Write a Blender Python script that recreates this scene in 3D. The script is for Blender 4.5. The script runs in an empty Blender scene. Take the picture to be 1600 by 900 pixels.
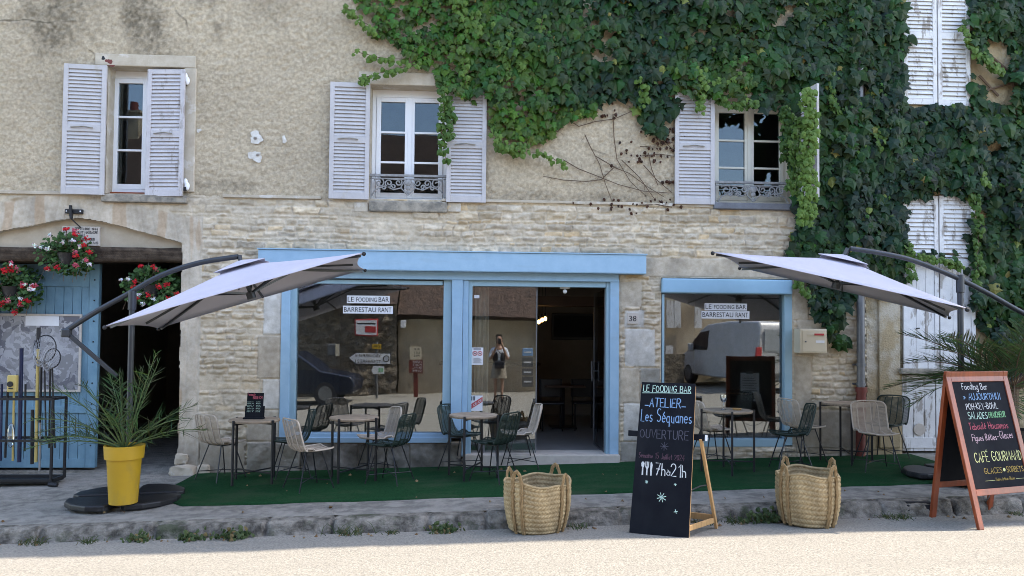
import bpy, bmesh, math, random
import numpy as np
from mathutils import Vector, Matrix, Euler

random.seed(7)
RS = np.random.RandomState(11)
SC = bpy.context.scene
COL = SC.collection
R = math.radians

# ------------------------------------------------------------------ camera
F = 1155.0                     # focal length in pixels of a 1600 wide picture
CX, CY = 800.0, 494.0          # principal point
CAM = Vector((0.0, -10.0, 1.73))
YAW, PITCH, ROLL = R(3.05), R(1.7), 0.009
CROT = Matrix.Rotation(-YAW, 3, 'Z') @ Matrix.Rotation(R(90) + PITCH, 3, 'X') @ Matrix.Rotation(ROLL, 3, 'Z')
cam_d = bpy.data.cameras.new('camera')
cam_d.sensor_width = 36.0
cam_d.lens = 36.0 * F / 1600.0
cam_d.shift_y = (CY - 450.0) / 1600.0
cam_d.clip_start = 0.05
cam_d.clip_end = 500
cam = bpy.data.objects.new('camera', cam_d)
cam.matrix_world = Matrix.Translation(CAM) @ CROT.to_4x4()
COL.objects.link(cam)
SC.camera = cam

# ------------------------------------------------------------------ light
SUN = Vector((0.70, 0.138, 1.0)).normalized()      # towards the sun: behind the house, to the right
wd = bpy.data.worlds.new('World'); SC.world = wd; wd.use_nodes = True
nt = wd.node_tree
bg = nt.nodes['Background']
sky = nt.nodes.new('ShaderNodeTexSky'); sky.sky_type = 'NISHITA'; sky.sun_disc = False
sky.sun_elevation = math.asin(SUN.z); sky.sun_rotation = math.atan2(SUN.x, SUN.y)
sky.air_density = 1.0; sky.dust_density = 1.0; sky.ozone_density = 1.0
nt.links.new(sky.outputs[0], bg.inputs[0]); bg.inputs[1].default_value = 0.15
sl = bpy.data.lights.new('sun', 'SUN'); sl.energy = 2.0; sl.angle = R(0.35); sl.color = (1.0, 0.95, 0.87)
so = bpy.data.objects.new('sun', sl); so.rotation_euler = SUN.to_track_quat('Z', 'Y').to_euler(); so.location = (4, 3, 14)
COL.objects.link(so)
SC.view_settings.view_transform = 'Standard'
SC.view_settings.look = 'None'
SC.view_settings.exposure = 2.46
SC.view_settings.gamma = 1.0
SC.view_settings.use_white_balance = True
SC.view_settings.white_balance_temperature = 7200
SC.view_settings.white_balance_tint = 12
SC.render.engine = 'CYCLES'
SC.cycles.use_denoising = True
SC.cycles.filter_width = 0.95
SC.cycles.max_bounces = 7
SC.cycles.diffuse_bounces = 4
SC.cycles.glossy_bounces = 4
SC.cycles.transparent_max_bounces = 12
SC.cycles.caustics_reflective = False
SC.cycles.caustics_refractive = False
SC.cycles.sample_clamp_indirect = 6

# ------------------------------------------------------------------ picture <-> place
def ray(px, py):
    return CROT @ Vector(((px - CX) / F, -(py - CY) / F, -1.0))
def on_y(px, py, Y=0.0):
    d = ray(px, py); t = (Y - CAM.y) / d.y
    return CAM + d * t
def pave_z(x, y):
    return 0.027 * x + 0.012 * y + 0.005
def road_z(x, y):
    c = min(max((-y - 2.8) / 3.5, 0), 1)
    return 0.025 * x - 0.155 + 0.10 * (c * (2 - c))
def hit(px, py, fz):
    d = ray(px, py); t = 5.0
    for _ in range(30):
        p = CAM + d * t
        t += (fz(p.x, p.y) - p.z) / d.z * 0.9
    return CAM + d * t
def on_pave(px, py): return hit(px, py, pave_z)
def on_road(px, py): return hit(px, py, road_z)
def rect(x0, y0, x1, y1, Y=0.0):
    a, b, c, d = on_y(x0, y0, Y), on_y(x1, y0, Y), on_y(x0, y1, Y), on_y(x1, y1, Y)
    return (a.x + c.x) / 2, (b.x + d.x) / 2, (c.z + d.z) / 2, (a.z + b.z) / 2     # x0,x1,z0,z1

# ------------------------------------------------------------------ naming
def tag(o, label=None, cat=None, group=None, kind=None):
    if label: o['label'] = label
    if cat: o['category'] = cat
    if group: o['group'] = group
    if kind: o['kind'] = kind
    return o
def thing(name, label, cat, loc=(0, 0, 0), rz=0.0, group=None):
    o = bpy.data.objects.new(name, None); o.empty_display_size = 0.1
    o.location = loc; o.rotation_euler = (0, 0, rz)
    COL.objects.link(o)
    return tag(o, label, cat, group)
def origin_of(o):
    v = Vector((0, 0, 0))
    while o is not None:
        v += o.location; o = o.parent
    return v
KIDS = {}
def dup_tree(o, parent=None):
    c = o.copy(); COL.objects.link(c)
    if parent is not None: c.parent = parent
    kids = KIDS.get(o.name, [])
    KIDS[c.name] = [dup_tree(k, c) for k in kids]
    return c

# ------------------------------------------------------------------ mesh builder
class MB:
    def __init__(s): s.v = []; s.f = []; s.c = []; s.cur = (1, 1, 1, 1)
    def _add(s, vs, fs):
        n = len(s.v); s.v += [tuple(v) for v in vs]; s.f += [tuple(i + n for i in f) for f in fs]
        s.c += [s.cur] * len(vs)
    def box(s, x0, x1, y0, y1, z0, z1):
        if x0 > x1: x0, x1 = x1, x0
        if y0 > y1: y0, y1 = y1, y0
        if z0 > z1: z0, z1 = z1, z0
        s._add([(x0,y0,z0),(x1,y0,z0),(x1,y1,z0),(x0,y1,z0),(x0,y0,z1),(x1,y0,z1),(x1,y1,z1),(x0,y1,z1)],
               [(0,3,2,1),(4,5,6,7),(0,1,5,4),(1,2,6,5),(2,3,7,6),(3,0,4,7)])
        return s
    def obox(s, M, sx, sy, sz):
        p = [M @ Vector((a*sx/2, b*sy/2, c*sz/2)) for c in (-1,1) for b in (-1,1) for a in (-1,1)]
        s._add(p, [(0,2,3,1),(4,5,7,6),(0,1,5,4),(1,3,7,5),(3,2,6,7),(2,0,4,6)])
        return s
    def bar(s, a, b, w, h=None, up=(0, 0, 1)):
        a, b = Vector(a), Vector(b); h = h or w
        d = (b - a); L = d.length; d.normalize()
        u = Vector(up)
        if abs(d.dot(u)) > .98: u = Vector((1, 0, 0))
        x = d.cross(u).normalized(); y = x.cross(d).normalized()
        M = Matrix((x, d, y)).transposed().to_4x4(); M.translation = (a + b) / 2
        return s.obox(M, w, L, h)
    def quad(s, a, b, c, d): s._add([a, b, c, d], [(0, 1, 2, 3)]); return s
    def tube(s, pts, r, seg=8, caps=True, closed=False):
        pts = [Vector(p) for p in pts]; n = len(pts)
        rs = r if isinstance(r, (list, tuple)) else [r] * n
        t0 = (pts[1] - pts[0]).normalized()
        u = Vector((0, 0, 1)) if abs(t0.z) < .9 else Vector((1, 0, 0))
        nx = t0.cross(u).normalized()
        vs = []; fs = []
        for i, p in enumerate(pts):
            if closed: t = (pts[(i + 1) % n] - pts[i - 1]).normalized()
            elif i == 0: t = t0
            elif i == n - 1: t = (pts[-1] - pts[-2]).normalized()
            else: t = (pts[i + 1] - pts[i - 1]).normalized()
            nx = (nx - t * nx.dot(t)).normalized(); ny = t.cross(nx)
            for k in range(seg):
                a = 2 * math.pi * k / seg
                vs.append(p + (nx * math.cos(a) + ny * math.sin(a)) * rs[i])
        m = n if closed else n - 1
        for i in range(m):
            for k in range(seg):
                j = (i + 1) % n
                fs.append((i*seg + k, i*seg + (k+1) % seg, j*seg + (k+1) % seg, j*seg + k))
        if caps and not closed:
            fs.append(tuple(range(seg))[::-1]); fs.append(tuple((n-1)*seg + k for k in range(seg)))
        s._add(vs, fs); return s
    def lathe(s, prof, seg=32, c=(0, 0, 0), cap0=True, cap1=True):
        vs = []; fs = []; n = len(prof)
        for (r, z) in prof:
            for k in range(seg):
                a = 2*math.pi*k/seg
                vs.append((c[0] + r*math.cos(a), c[1] + r*math.sin(a), c[2] + z))
        for i in range(n-1):
            for k in range(seg):
                fs.append((i*seg+k, i*seg+(k+1) % seg, (i+1)*seg+(k+1) % seg, (i+1)*seg+k))
        if cap0: fs.append(tuple(range(seg))[::-1])
        if cap1: fs.append(tuple((n-1)*seg+k for k in range(seg)))
        s._add(vs, fs); return s
    def prism(s, poly, y0, y1):              # poly of (x, z), extruded along y
        n = len(poly)
        s._add([(p[0], y0, p[1]) for p in poly] + [(p[0], y1, p[1]) for p in poly],
               [tuple(range(n)), tuple(range(2*n-1, n-1, -1))] + [(i, i+n, (i+1) % n+n, (i+1) % n) for i in range(n)])
        return s
    def slab(s, poly, z0, z1):               # poly of (x, y), extruded along z
        n = len(poly)
        s._add([(p[0], p[1], z0) for p in poly] + [(p[0], p[1], z1) for p in poly],
               [tuple(range(n-1, -1, -1)), tuple(range(n, 2*n))] + [(i, (i+1) % n, (i+1) % n+n, i+n) for i in range(n)])
        return s
    def ball(s, c, r, seg=10, rings=7, sc=(1, 1, 1)):
        vs = [(c[0], c[1], c[2]-r*sc[2])]; fs = []
        for i in range(1, rings):
            p = math.pi*i/rings
            for k in range(seg):
                a = 2*math.pi*k/seg
                vs.append((c[0]+r*sc[0]*math.sin(p)*math.cos(a), c[1]+r*sc[1]*math.sin(p)*math.sin(a), c[2]-r*sc[2]*math.cos(p)))
        vs.append((c[0], c[1], c[2]+r*sc[2])); T = len(vs)-1
        for k in range(seg):
            fs.append((0, 1+(k+1) % seg, 1+k)); b = 1+(rings-2)*seg
            fs.append((T, b+k, b+(k+1) % seg))
        for i in range(rings-2):
            for k in range(seg):
                a = 1+i*seg
                fs.append((a+k, a+(k+1) % seg, a+seg+(k+1) % seg, a+seg+k))
        s._add(vs, fs); return s
    def xf(s, M, start=0):
        s.v[start:] = [tuple(M @ Vector(v)) for v in s.v[start:]]; return s
    def build(s, name, m, parent=None, world=True, bev=0, smooth=False, colors=False, seg=2, weld=False):
        me = bpy.data.meshes.new(name)
        if weld:
            key = {}; mp = []; nv = []; nc = []
            for v, c in zip(s.v, s.c):
                k = (round(v[0], 4), round(v[1], 4), round(v[2], 4))
                if k not in key: key[k] = len(nv); nv.append(v); nc.append(c)
                mp.append(key[k])
            nf = []
            for f in s.f:
                g = []
                for i in f:
                    if mp[i] not in g: g.append(mp[i])
                if len(g) > 2: nf.append(tuple(g))
            s.v, s.c, s.f = nv, nc, nf
        off = origin_of(parent) if (parent is not None and world) else Vector((0, 0, 0))
        me.from_pydata([(v[0]-off.x, v[1]-off.y, v[2]-off.z) for v in s.v], [], s.f)
        if colors:
            at = me.color_attributes.new('tint', 'FLOAT_COLOR', 'POINT')
            at.data.foreach_set('color', np.array(s.c, dtype=np.float32).ravel())
        if smooth:
            me.polygons.foreach_set('use_smooth', [True]*len(me.polygons))
        if m is not None: me.materials.append(m)
        o = bpy.data.objects.new(name, me); COL.objects.link(o)
        if parent is not None:
            o.parent = parent; KIDS.setdefault(parent.name, []).append(o)
        if bev:
            b = o.modifiers.new('bevel', 'BEVEL'); b.width = bev; b.segments = seg; b.limit_method = 'ANGLE'; b.angle_limit = R(40)
        if smooth:
            try: me.set_sharp_from_angle(angle=R(42))
            except Exception: pass
        return o

# ------------------------------------------------------------------ materials
def mat(name, c, c2=None, rough=.7, scale=8, detail=6, bump=0, bscale=60, metal=0, spec=.4, attr=False, stain=None, contrast=(.35, .65), bdist=.01, trans=0, wave=None, sheen=0):
    m = bpy.data.materials.new(name); m.use_nodes = True
    nt = m.node_tree; N = nt.nodes; L = nt.links
    b = N['Principled BSDF']
    b.inputs['Roughness'].default_value = rough; b.inputs['Metallic'].default_value = metal
    b.inputs['Specular IOR Level'].default_value = spec
    if trans: b.inputs['Subsurface Weight'].default_value = 0
    tc = N.new('ShaderNodeTexCoord')
    out = None
    if c2 is None: c2 = tuple(x*.82 for x in c)
    nz = N.new('ShaderNodeTexNoise'); nz.inputs['Scale'].default_value = scale; nz.inputs['Detail'].default_value = detail; nz.inputs['Roughness'].default_value = .6
    L.new(tc.outputs['Object'], nz.inputs['Vector'])
    mr = N.new('ShaderNodeMapRange'); mr.inputs[1].default_value = contrast[0]; mr.inputs[2].default_value = contrast[1]
    L.new(nz.outputs[0], mr.inputs[0])
    mx = N.new('ShaderNodeMix'); mx.data_type = 'RGBA'
    mx.inputs[6].default_value = (*c2, 1); mx.inputs[7].default_value = (*c, 1)
    L.new(mr.outputs[0], mx.inputs[0]); out = mx.outputs[2]
    if wave:                                  # wood grain along an axis
        wv = N.new('ShaderNodeTexNoise'); wv.inputs['Scale'].default_value = wave[1]; wv.inputs['Detail'].default_value = 5
        mp = N.new('ShaderNodeMapping'); sc = [1, 1, 1]; sc['xyz'.index(wave[0])] = .06; mp.inputs['Scale'].default_value = sc
        L.new(tc.outputs['Object'], mp.inputs[0]); L.new(mp.outputs[0], wv.inputs['Vector'])
        mr2 = N.new('ShaderNodeMapRange'); mr2.inputs[1].default_value = .35; mr2.inputs[2].default_value = .7; mr2.inputs[3].default_value = wave[2]; mr2.inputs[4].default_value = 1.0
        L.new(wv.outputs[0], mr2.inputs[0])
        mm = N.new('ShaderNodeMix'); mm.data_type = 'RGBA'; mm.blend_type = 'MULTIPLY'; mm.inputs[0].default_value = 1
        L.new(out, mm.inputs[6]); L.new(mr2.outputs[0], mm.inputs[7]); out = mm.outputs[2]
    if attr:
        at = N.new('ShaderNodeAttribute'); at.attribute_name = 'tint'
        mm = N.new('ShaderNodeMix'); mm.data_type = 'RGBA'; mm.blend_type = 'MULTIPLY'; mm.inputs[0].default_value = 1
        L.new(out, mm.inputs[6]); L.new(at.outputs['Color'], mm.inputs[7]); out = mm.outputs[2]
    if stain:                                 # (colour, scale, lo, hi, amount, (sx,sy,sz))
        sc_, s_, lo, hi, am, ax = stain
        mp = N.new('ShaderNodeMapping'); mp.inputs['Scale'].default_value = ax; mp.inputs['Location'].default_value = (3.1, 1.7, .4)
        n2 = N.new('ShaderNodeTexNoise'); n2.inputs['Scale'].default_value = s_; n2.inputs['Detail'].default_value = 8; n2.inputs['Roughness'].default_value = .65
        L.new(tc.outputs['Object'], mp.inputs[0]); L.new(mp.outputs[0], n2.inputs['Vector'])
        m2 = N.new('ShaderNodeMapRange'); m2.inputs[1].default_value = lo; m2.inputs[2].default_value = hi; m2.inputs[3].default_value = 0; m2.inputs[4].default_value = am
        L.new(n2.outputs[0], m2.inputs[0])
        mm = N.new('ShaderNodeMix'); mm.data_type = 'RGBA'; mm.inputs[7].default_value = (*sc_, 1)
        L.new(m2.outputs[0], mm.inputs[0]); L.new(out, mm.inputs[6]); out = mm.outputs[2]
    L.new(out, b.inputs['Base Color'])
    if bump:
        n3 = N.new('ShaderNodeTexNoise'); n3.inputs['Scale'].default_value = bscale; n3.inputs['Detail'].default_value = 6; n3.inputs['Roughness'].default_value = .62
        L.new(tc.outputs['Object'], n3.inputs['Vector'])
        bp = N.new('ShaderNodeBump'); bp.inputs['Strength'].default_value = bump; bp.inputs['Distance'].default_value = bdist
        L.new(n3.outputs[0], bp.inputs['Height']); L.new(bp.outputs[0], b.inputs['Normal'])
    return m

def glass_mat(name, tint=(.86, .9, .9), refl=.16, rc=(.92, .96, 1)):
    m = bpy.data.materials.new(name); m.use_nodes = True
    nt = m.node_tree; N = nt.nodes; L = nt.links
    N.remove(N['Principled BSDF'])
    g = N.new('ShaderNodeBsdfGlossy'); g.inputs['Roughness'].default_value = 0.0; g.inputs['Color'].default_value = (*rc, 1)
    t = N.new('ShaderNodeBsdfTransparent'); t.inputs['Color'].default_value = (*tint, 1)
    fr = N.new('ShaderNodeLayerWeight'); fr.inputs['Blend'].default_value = .35
    mr = N.new('ShaderNodeMapRange'); mr.inputs[3].default_value = refl; mr.inputs[4].default_value = .95
    L.new(fr.outputs['Fresnel'], mr.inputs[0])
    mx = N.new('ShaderNodeMixShader')
    # faint waviness of old panes
    tc = N.new('ShaderNodeTexCoord'); nz = N.new('ShaderNodeTexNoise'); nz.inputs['Scale'].default_value = 1.6; nz.inputs['Detail'].default_value = 1
    bp = N.new('ShaderNodeBump'); bp.inputs['Strength'].default_value = .05; bp.inputs['Distance'].default_value = .02
    L.new(tc.outputs['Object'], nz.inputs['Vector']); L.new(nz.outputs[0], bp.inputs['Height']); L.new(bp.outputs[0], g.inputs['Normal'])
    mr.inputs[1].default_value = .0; mr.inputs[2].default_value = 1.0
    L.new(mr.outputs[0], mx.inputs[0]); L.new(t.outputs[0], mx.inputs[1]); L.new(g.outputs[0], mx.inputs[2])
    L.new(mx.outputs[0], N['Material Output'].inputs[0])
    return m
def emit_mat(name, c, s):
    m = bpy.data.materials.new(name); m.use_nodes = True
    b = m.node_tree.nodes['Principled BSDF']
    b.inputs['Base Color'].default_value = (*c, 1); b.inputs['Emission Color'].default_value = (*c, 1); b.inputs['Emission Strength'].default_value = s
    return m
def leaf_mat(name, k=1.0, trans=.25, rough=.45):
    m = bpy.data.materials.new(name); m.use_nodes = True
    nt = m.node_tree; N = nt.nodes; L = nt.links; b = N['Principled BSDF']
    at = N.new('ShaderNodeAttribute'); at.attribute_name = 'tint'
    L.new(at.outputs['Color'], b.inputs['Base Color'])
    b.inputs['Roughness'].default_value = rough; b.inputs['Specular IOR Level'].default_value = .2
    tr = N.new('ShaderNodeBsdfTranslucent'); L.new(at.outputs['Color'], tr.inputs['Color'])
    mx = N.new('ShaderNodeMixShader'); mx.inputs[0].default_value = trans
    L.new(b.outputs[0], mx.inputs[1]); L.new(tr.outputs[0], mx.inputs[2]); L.new(mx.outputs[0], N['Material Output'].inputs[0])
    return m

M = {}
M['stone'] = mat('limestone rubble', (1, 1, 1), (.80, .78, .74), rough=.92, scale=14, bump=.5, bscale=70, attr=True, spec=.15, bdist=.008)
M['plaster'] = mat('rough render', (.48, .405, .30), (.355, .30, .22), rough=.95, scale=26, detail=5, bump=.8, bscale=60, spec=.1, bdist=.012, attr=True, contrast=(.38, .62))
M['plaster_n'] = mat('tan render', (.40, .31, .19), (.30, .24, .15), rough=.95, scale=3, detail=10, bump=.8, bscale=40, spec=.1, bdist=.02,
                     stain=((.50, .45, .37), 1.7, .52, .62, .8, (1, 1, .7)))
M['tymp'] = mat('smooth lime render', (.46, .39, .30), (.38, .32, .24), rough=.95, scale=4, bump=.3, bscale=30, spec=.1, stain=((.3, .22, .15), 2.5, .55, .75, .5, (1, 1, .5)))
M['dressed'] = mat('dressed limestone', (.50, .44, .35), (.40, .34, .26), rough=.92, scale=6, bump=.5, bscale=45, spec=.15, stain=((.58, .55, .50), 5, .55, .62, .7, (1, 1, 1)))
M['sillstone'] = mat('worn sill stone', (.36, .32, .26), (.16, .15, .13), rough=.95, scale=9, bump=.8, bscale=40, spec=.1)
M['slate'] = mat('grey slab', (.17, .18, .20), (.13, .135, .15), rough=.85, scale=10, bump=.3)
M['blue'] = mat('pale blue paint', (.29, .445, .575), (.25, .40, .53), rough=.5, scale=6, bump=.12, bscale=24, spec=.3, stain=((.24, .33, .39), 3.2, .56, .74, .5, (.35, 1, 1.6)))
M['blue2'] = mat('grey blue paint', (.29, .44, .53), (.25, .40, .48), rough=.5, scale=4, bump=.06, bscale=40)
M['bluedoor'] = mat('weathered blue paint', (.155, .285, .365), (.115, .225, .30), rough=.7, scale=5, bump=.25, bscale=50, stain=((.20, .36, .46), 3, .5, .7, .5, (2, 1, .4)))
M['shut'] = mat('lilac white shutter paint', (.475, .455, .455), (.415, .40, .40), rough=.65, scale=7, bump=.2, bscale=60, stain=((.40, .37, .33), 6, .60, .68, .8, (1, 1, .35)))
M['shutw'] = mat('peeling white shutter paint', (.66, .655, .65), (.58, .575, .57), rough=.75, scale=7, bump=.4, bscale=60, stain=((.27, .24, .21), 9, .54, .60, .85, (1, 1, .3)))
M['shutl'] = mat('flaking lilac shutter paint', (.50, .48, .49), (.43, .41, .42), rough=.75, scale=7, bump=.4, bscale=60, stain=((.27, .24, .22), 9, .58, .64, .8, (1, 1, .3)))
M['white'] = mat('white window paint', (.80, .80, .80), (.76, .76, .76), rough=.4, scale=4)
M['cream'] = mat('cream window paint', (.66, .64, .55), (.61, .59, .50), rough=.45, scale=4)
M['glass'] = glass_mat('shop glass', refl=.11)
M['glassu'] = glass_mat('window glass', refl=.0, rc=(.80, .91, 1))
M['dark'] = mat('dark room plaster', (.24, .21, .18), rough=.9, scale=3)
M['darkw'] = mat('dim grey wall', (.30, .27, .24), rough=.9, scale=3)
M['brown'] = mat('brown wall panel', (.10, .055, .035), rough=.6, scale=6)
M['tiles'] = mat('grey floor tile', (.26, .25, .24), rough=.35, scale=5)
M['beam'] = mat('old oak beam', (.115, .085, .062), (.055, .04, .03), rough=.9, scale=9, bump=.8, bscale=25, wave=('x', 30, .45), spec=.1, bdist=.02)
M['iron'] = mat('black iron', (.022, .022, .024), rough=.5, metal=.3, scale=12)
M['legs'] = mat('black powder coat', (.012, .013, .016), rough=.4, scale=12)
M['greyiron'] = mat('grey cast iron', (.30, .30, .30), (.20, .20, .20), rough=.6, scale=20)
M['zinc'] = mat('grey zinc pipe', (.17, .175, .185), (.12, .125, .13), rough=.5, metal=.4, scale=5, stain=((.25, .25, .25), 4, .55, .7, .5, (1, 1, .2)))
M['oxide'] = mat('red brown pipe paint', (.16, .035, .025), rough=.6, scale=6)
M['carpet'] = mat('green turf carpet', (.016, .066, .026), (.010, .046, .018), rough=1, scale=40, detail=8, bump=.8, bscale=260, spec=.05, bdist=.012, stain=((.055, .075, .045), 2.2, .48, .72, .6, (.6, 1, 1)))
M['pave'] = mat('worn pavement', (.31, .288, .252), (.185, .174, .155), rough=.95, scale=7, detail=14, bump=1, bscale=36, spec=.1, bdist=.03, contrast=(.4, .6), stain=((.34, .32, .285), 2.2, .48, .66, .65, (.5, 1, 1)))
M['kerb'] = mat('rough kerb stone', (.29, .265, .225), (.075, .068, .058), rough=.95, scale=9, detail=12, bump=1, bscale=22, spec=.1, bdist=.04, stain=((.06, .075, .04), 3, .56, .66, .7, (1, 1, 1)))
M['road'] = mat('pale gravelled road', (.30, .282, .243), (.18, .169, .146), rough=.9, scale=52, detail=5, bump=1, bscale=70, spec=.2, bdist=.012, contrast=(.36, .60), stain=((.20, .188, .162), 1.5, .50, .68, .45, (.22, 1.4, 1)))
M['canvas'] = mat('pale grey canvas', (.51, .485, .55), (.47, .45, .51), rough=.85, scale=3, bump=.35, bscale=5, bdist=.03, stain=((.42, .40, .42), 2.5, .58, .75, .35, (1, 1, 1)))
M['gun'] = mat('grey metal pole', (.060, .066, .075), (.05, .055, .062), rough=.4, metal=.5, scale=4)
M['plastic'] = mat('black weight plastic', (.014, .015, .017), (.009, .009, .010), rough=.45, scale=14, bump=.3, bscale=70, stain=((.09, .09, .09), 8, .58, .7, .6, (.4, 1, 1)))
M['yellow'] = mat('yellow planter plastic', (.50, .30, .020), (.47, .28, .02), rough=.5, scale=4, bump=.05, stain=((.33, .22, .05), 4, .55, .72, .6, (1, 1, .5)))
M['soil'] = mat('soil', (.03, .022, .015), rough=1, scale=30, bump=1, bscale=60)
M['wood'] = mat('weathered table wood', (.46, .36, .26), (.33, .25, .18), rough=.7, scale=8, wave=('x', 40, .6), bump=.2)
M['pine'] = mat('light pine', (.60, .36, .16), (.50, .29, .12), rough=.55, scale=6, wave=('z', 40, .75))
M['redwood'] = mat('red brown varnished wood', (.30, .064, .020), (.23, .048, .016), rough=.35, scale=7, wave=('z', 30, .7), spec=.5)
M['slateb'] = mat('black chalkboard', (.010, .012, .016), (.007, .008, .012), rough=.8, scale=5, spec=.1, stain=((.026, .028, .033), 3, .5, .8, .5, (1, 1, .5)))
M['weave_b'] = mat('beige cord', (.42, .345, .27), (.35, .285, .22), rough=.8, scale=20)
M['frame_b'] = mat('beige tube', (.52, .44, .36), rough=.6, scale=12)
M['weave_g'] = mat('dark green cord', (.013, .028, .020), (.009, .020, .015), rough=.7, scale=20)
M['frame_g'] = mat('dark green tube', (.012, .026, .02), rough=.5, scale=12)
M['weave_k'] = mat('black cord', (.016, .017, .02), rough=.7, scale=20)
M['straw'] = mat('woven straw', (.50, .385, .235), (.36, .265, .15), rough=.85, scale=30, detail=8, bump=.6, bscale=120, spec=.15, attr=True)
M['leaf'] = leaf_mat('leaf')
M['petal'] = leaf_mat('petal', trans=.15, rough=.7)
M['bark'] = mat('vine stem', (.13, .085, .055), rough=.9, scale=30)
M['mail'] = mat('cream mailbox', (.60, .53, .40), (.56, .49, .37), rough=.45, scale=3)
M['paper'] = mat('white paper', (.74, .75, .78), rough=.7, scale=3)
M['ink'] = mat('black ink', (.015, .016, .022), rough=.7, scale=3)
M['red'] = mat('red print', (.50, .045, .05), rough=.6, scale=3)
M['filler'] = mat('pale filler plaster', (.64, .62, .58), (.50, .47, .42), rough=.95, scale=22, bump=.5, bscale=50)
M['marble'] = mat('pale stone tablet', (.52, .47, .41), (.44, .39, .34), rough=.7, scale=9)
M['clear'] = glass_mat('clear glass', refl=.06, tint=(.95, .96, .96))
for n, c in dict(c_white=(.62, .64, .65), c_mint=(.50, .70, .62), c_blue=(.25, .42, .66), c_dim=(.10, .10, .13), c_red=(.50, .13, .17), c_pink=(.62, .45, .50), c_green=(.25, .55, .30), c_yell=(.68, .70, .34), c_gold=(.42, .31, .10), c_rose=(.13, .075, .10)).items():
    M[n] = mat('chalk ' + n[2:], c, tuple(x*.7 for x in c), rough=.95, scale=90, spec=.05)

# ------------------------------------------------------------------ numpy noise
_T = np.random.RandomState(3).rand(256, 256)
def vn(x, y, s=0):
    x = np.asarray(x, float) + 17.3*s + 100; y = np.asarray(y, float) + 9.7*s + 100
    xi = np.floor(x).astype(int); yi = np.floor(y).astype(int)
    fx = x - xi; fy = y - yi; fx = fx*fx*(3-2*fx); fy = fy*fy*(3-2*fy)
    a = _T[xi % 256, yi % 256]; b = _T[(xi+1) % 256, yi % 256]; c = _T[xi % 256, (yi+1) % 256]; d = _T[(xi+1) % 256, (yi+1) % 256]
    return (a*(1-fx)+b*fx)*(1-fy) + (c*(1-fx)+d*fx)*fy - .5
def fbm(x, y, o=4, s=0):
    r = 0; a = 1; f = 1
    for i in range(o):
        r = r + a*vn(x*f, y*f, s+i); a *= .5; f *= 2.03
    return r
def sstep(t): t = np.clip(t, 0, 1); return t*t*(3-2*t)

def grid_mesh(name, P, mask, m, parent=None, tint=None, smooth=True):
    """P: (rows, cols, 3); mask: (rows-1, cols-1) faces to keep."""
    h, w = P.shape[:2]
    idx = np.arange(h*w).reshape(h, w)
    q = np.stack([idx[:-1, :-1], idx[:-1, 1:], idx[1:, 1:], idx[1:, :-1]], -1)[mask]
    used = np.zeros(h*w, bool); used[q.ravel()] = True
    rm = np.cumsum(used) - 1
    q = rm[q]; V = P.reshape(-1, 3)[used].astype(np.float32)
    if parent is not None: V = V - np.array(origin_of(parent), np.float32)
    me = bpy.data.meshes.new(name)
    me.vertices.add(len(V)); me.vertices.foreach_set('co', V.ravel())
    me.loops.add(q.size); me.loops.foreach_set('vertex_index', q.ravel().astype(np.int32))
    me.polygons.add(len(q)); me.polygons.foreach_set('loop_start', np.arange(0, q.size, 4, dtype=np.int32))
    try: me.polygons.foreach_set('loop_total', np.full(len(q), 4, dtype=np.int32))
    except Exception: pass
    me.polygons.foreach_set('use_smooth', np.full(len(q), smooth))
    me.update(calc_edges=True)
    if tint is not None:
        t = tint.reshape(-1, 3)[used]
        t = np.concatenate([t, np.ones((len(t), 1))], 1).astype(np.float32)
        at = me.color_attributes.new('tint', 'FLOAT_COLOR', 'POINT'); at.data.foreach_set('color', t.ravel())
    me.materials.append(m)
    o = bpy.data.objects.new(name, me); COL.objects.link(o)
    if parent is not None: o.parent = parent; KIDS.setdefault(parent.name, []).append(o)
    return o
# ================================================================== the setting
def sheet(name, x0, x1, ys, fz, m, nx, noise=0.0, ns=3.0, kind='structure', seed=0):
    xs = np.linspace(x0, x1, nx); ys = np.array(ys)
    X, Y = np.meshgrid(xs, ys)
    Z = np.vectorize(fz)(X, Y)
    if noise: Z = Z + noise*fbm(X*ns, Y*ns, 4, seed)
    o = grid_mesh(name, np.stack([X, Y, Z], -1), np.ones((len(ys)-1, nx-1), bool), m)
    o['kind'] = kind; return o
KY0, KY1 = -2.46, -2.80                 # pavement edge, foot of the kerb
sheet('road', -45, 45, np.concatenate([np.linspace(-17, -10, 8), np.linspace(-9.7, KY1+.12, 46)]), road_z, M['road'], 240, .012, 1.1, seed=5)
sheet('ground', -120, 120, np.linspace(-160, 60, 12), lambda x, y: -1.9 + .0*x, M['pave'], 12)
sheet('pavement', -14, 16, np.linspace(KY0, .35, 50), pave_z, M['pave'], 600, .010, 2.2, seed=2)
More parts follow.
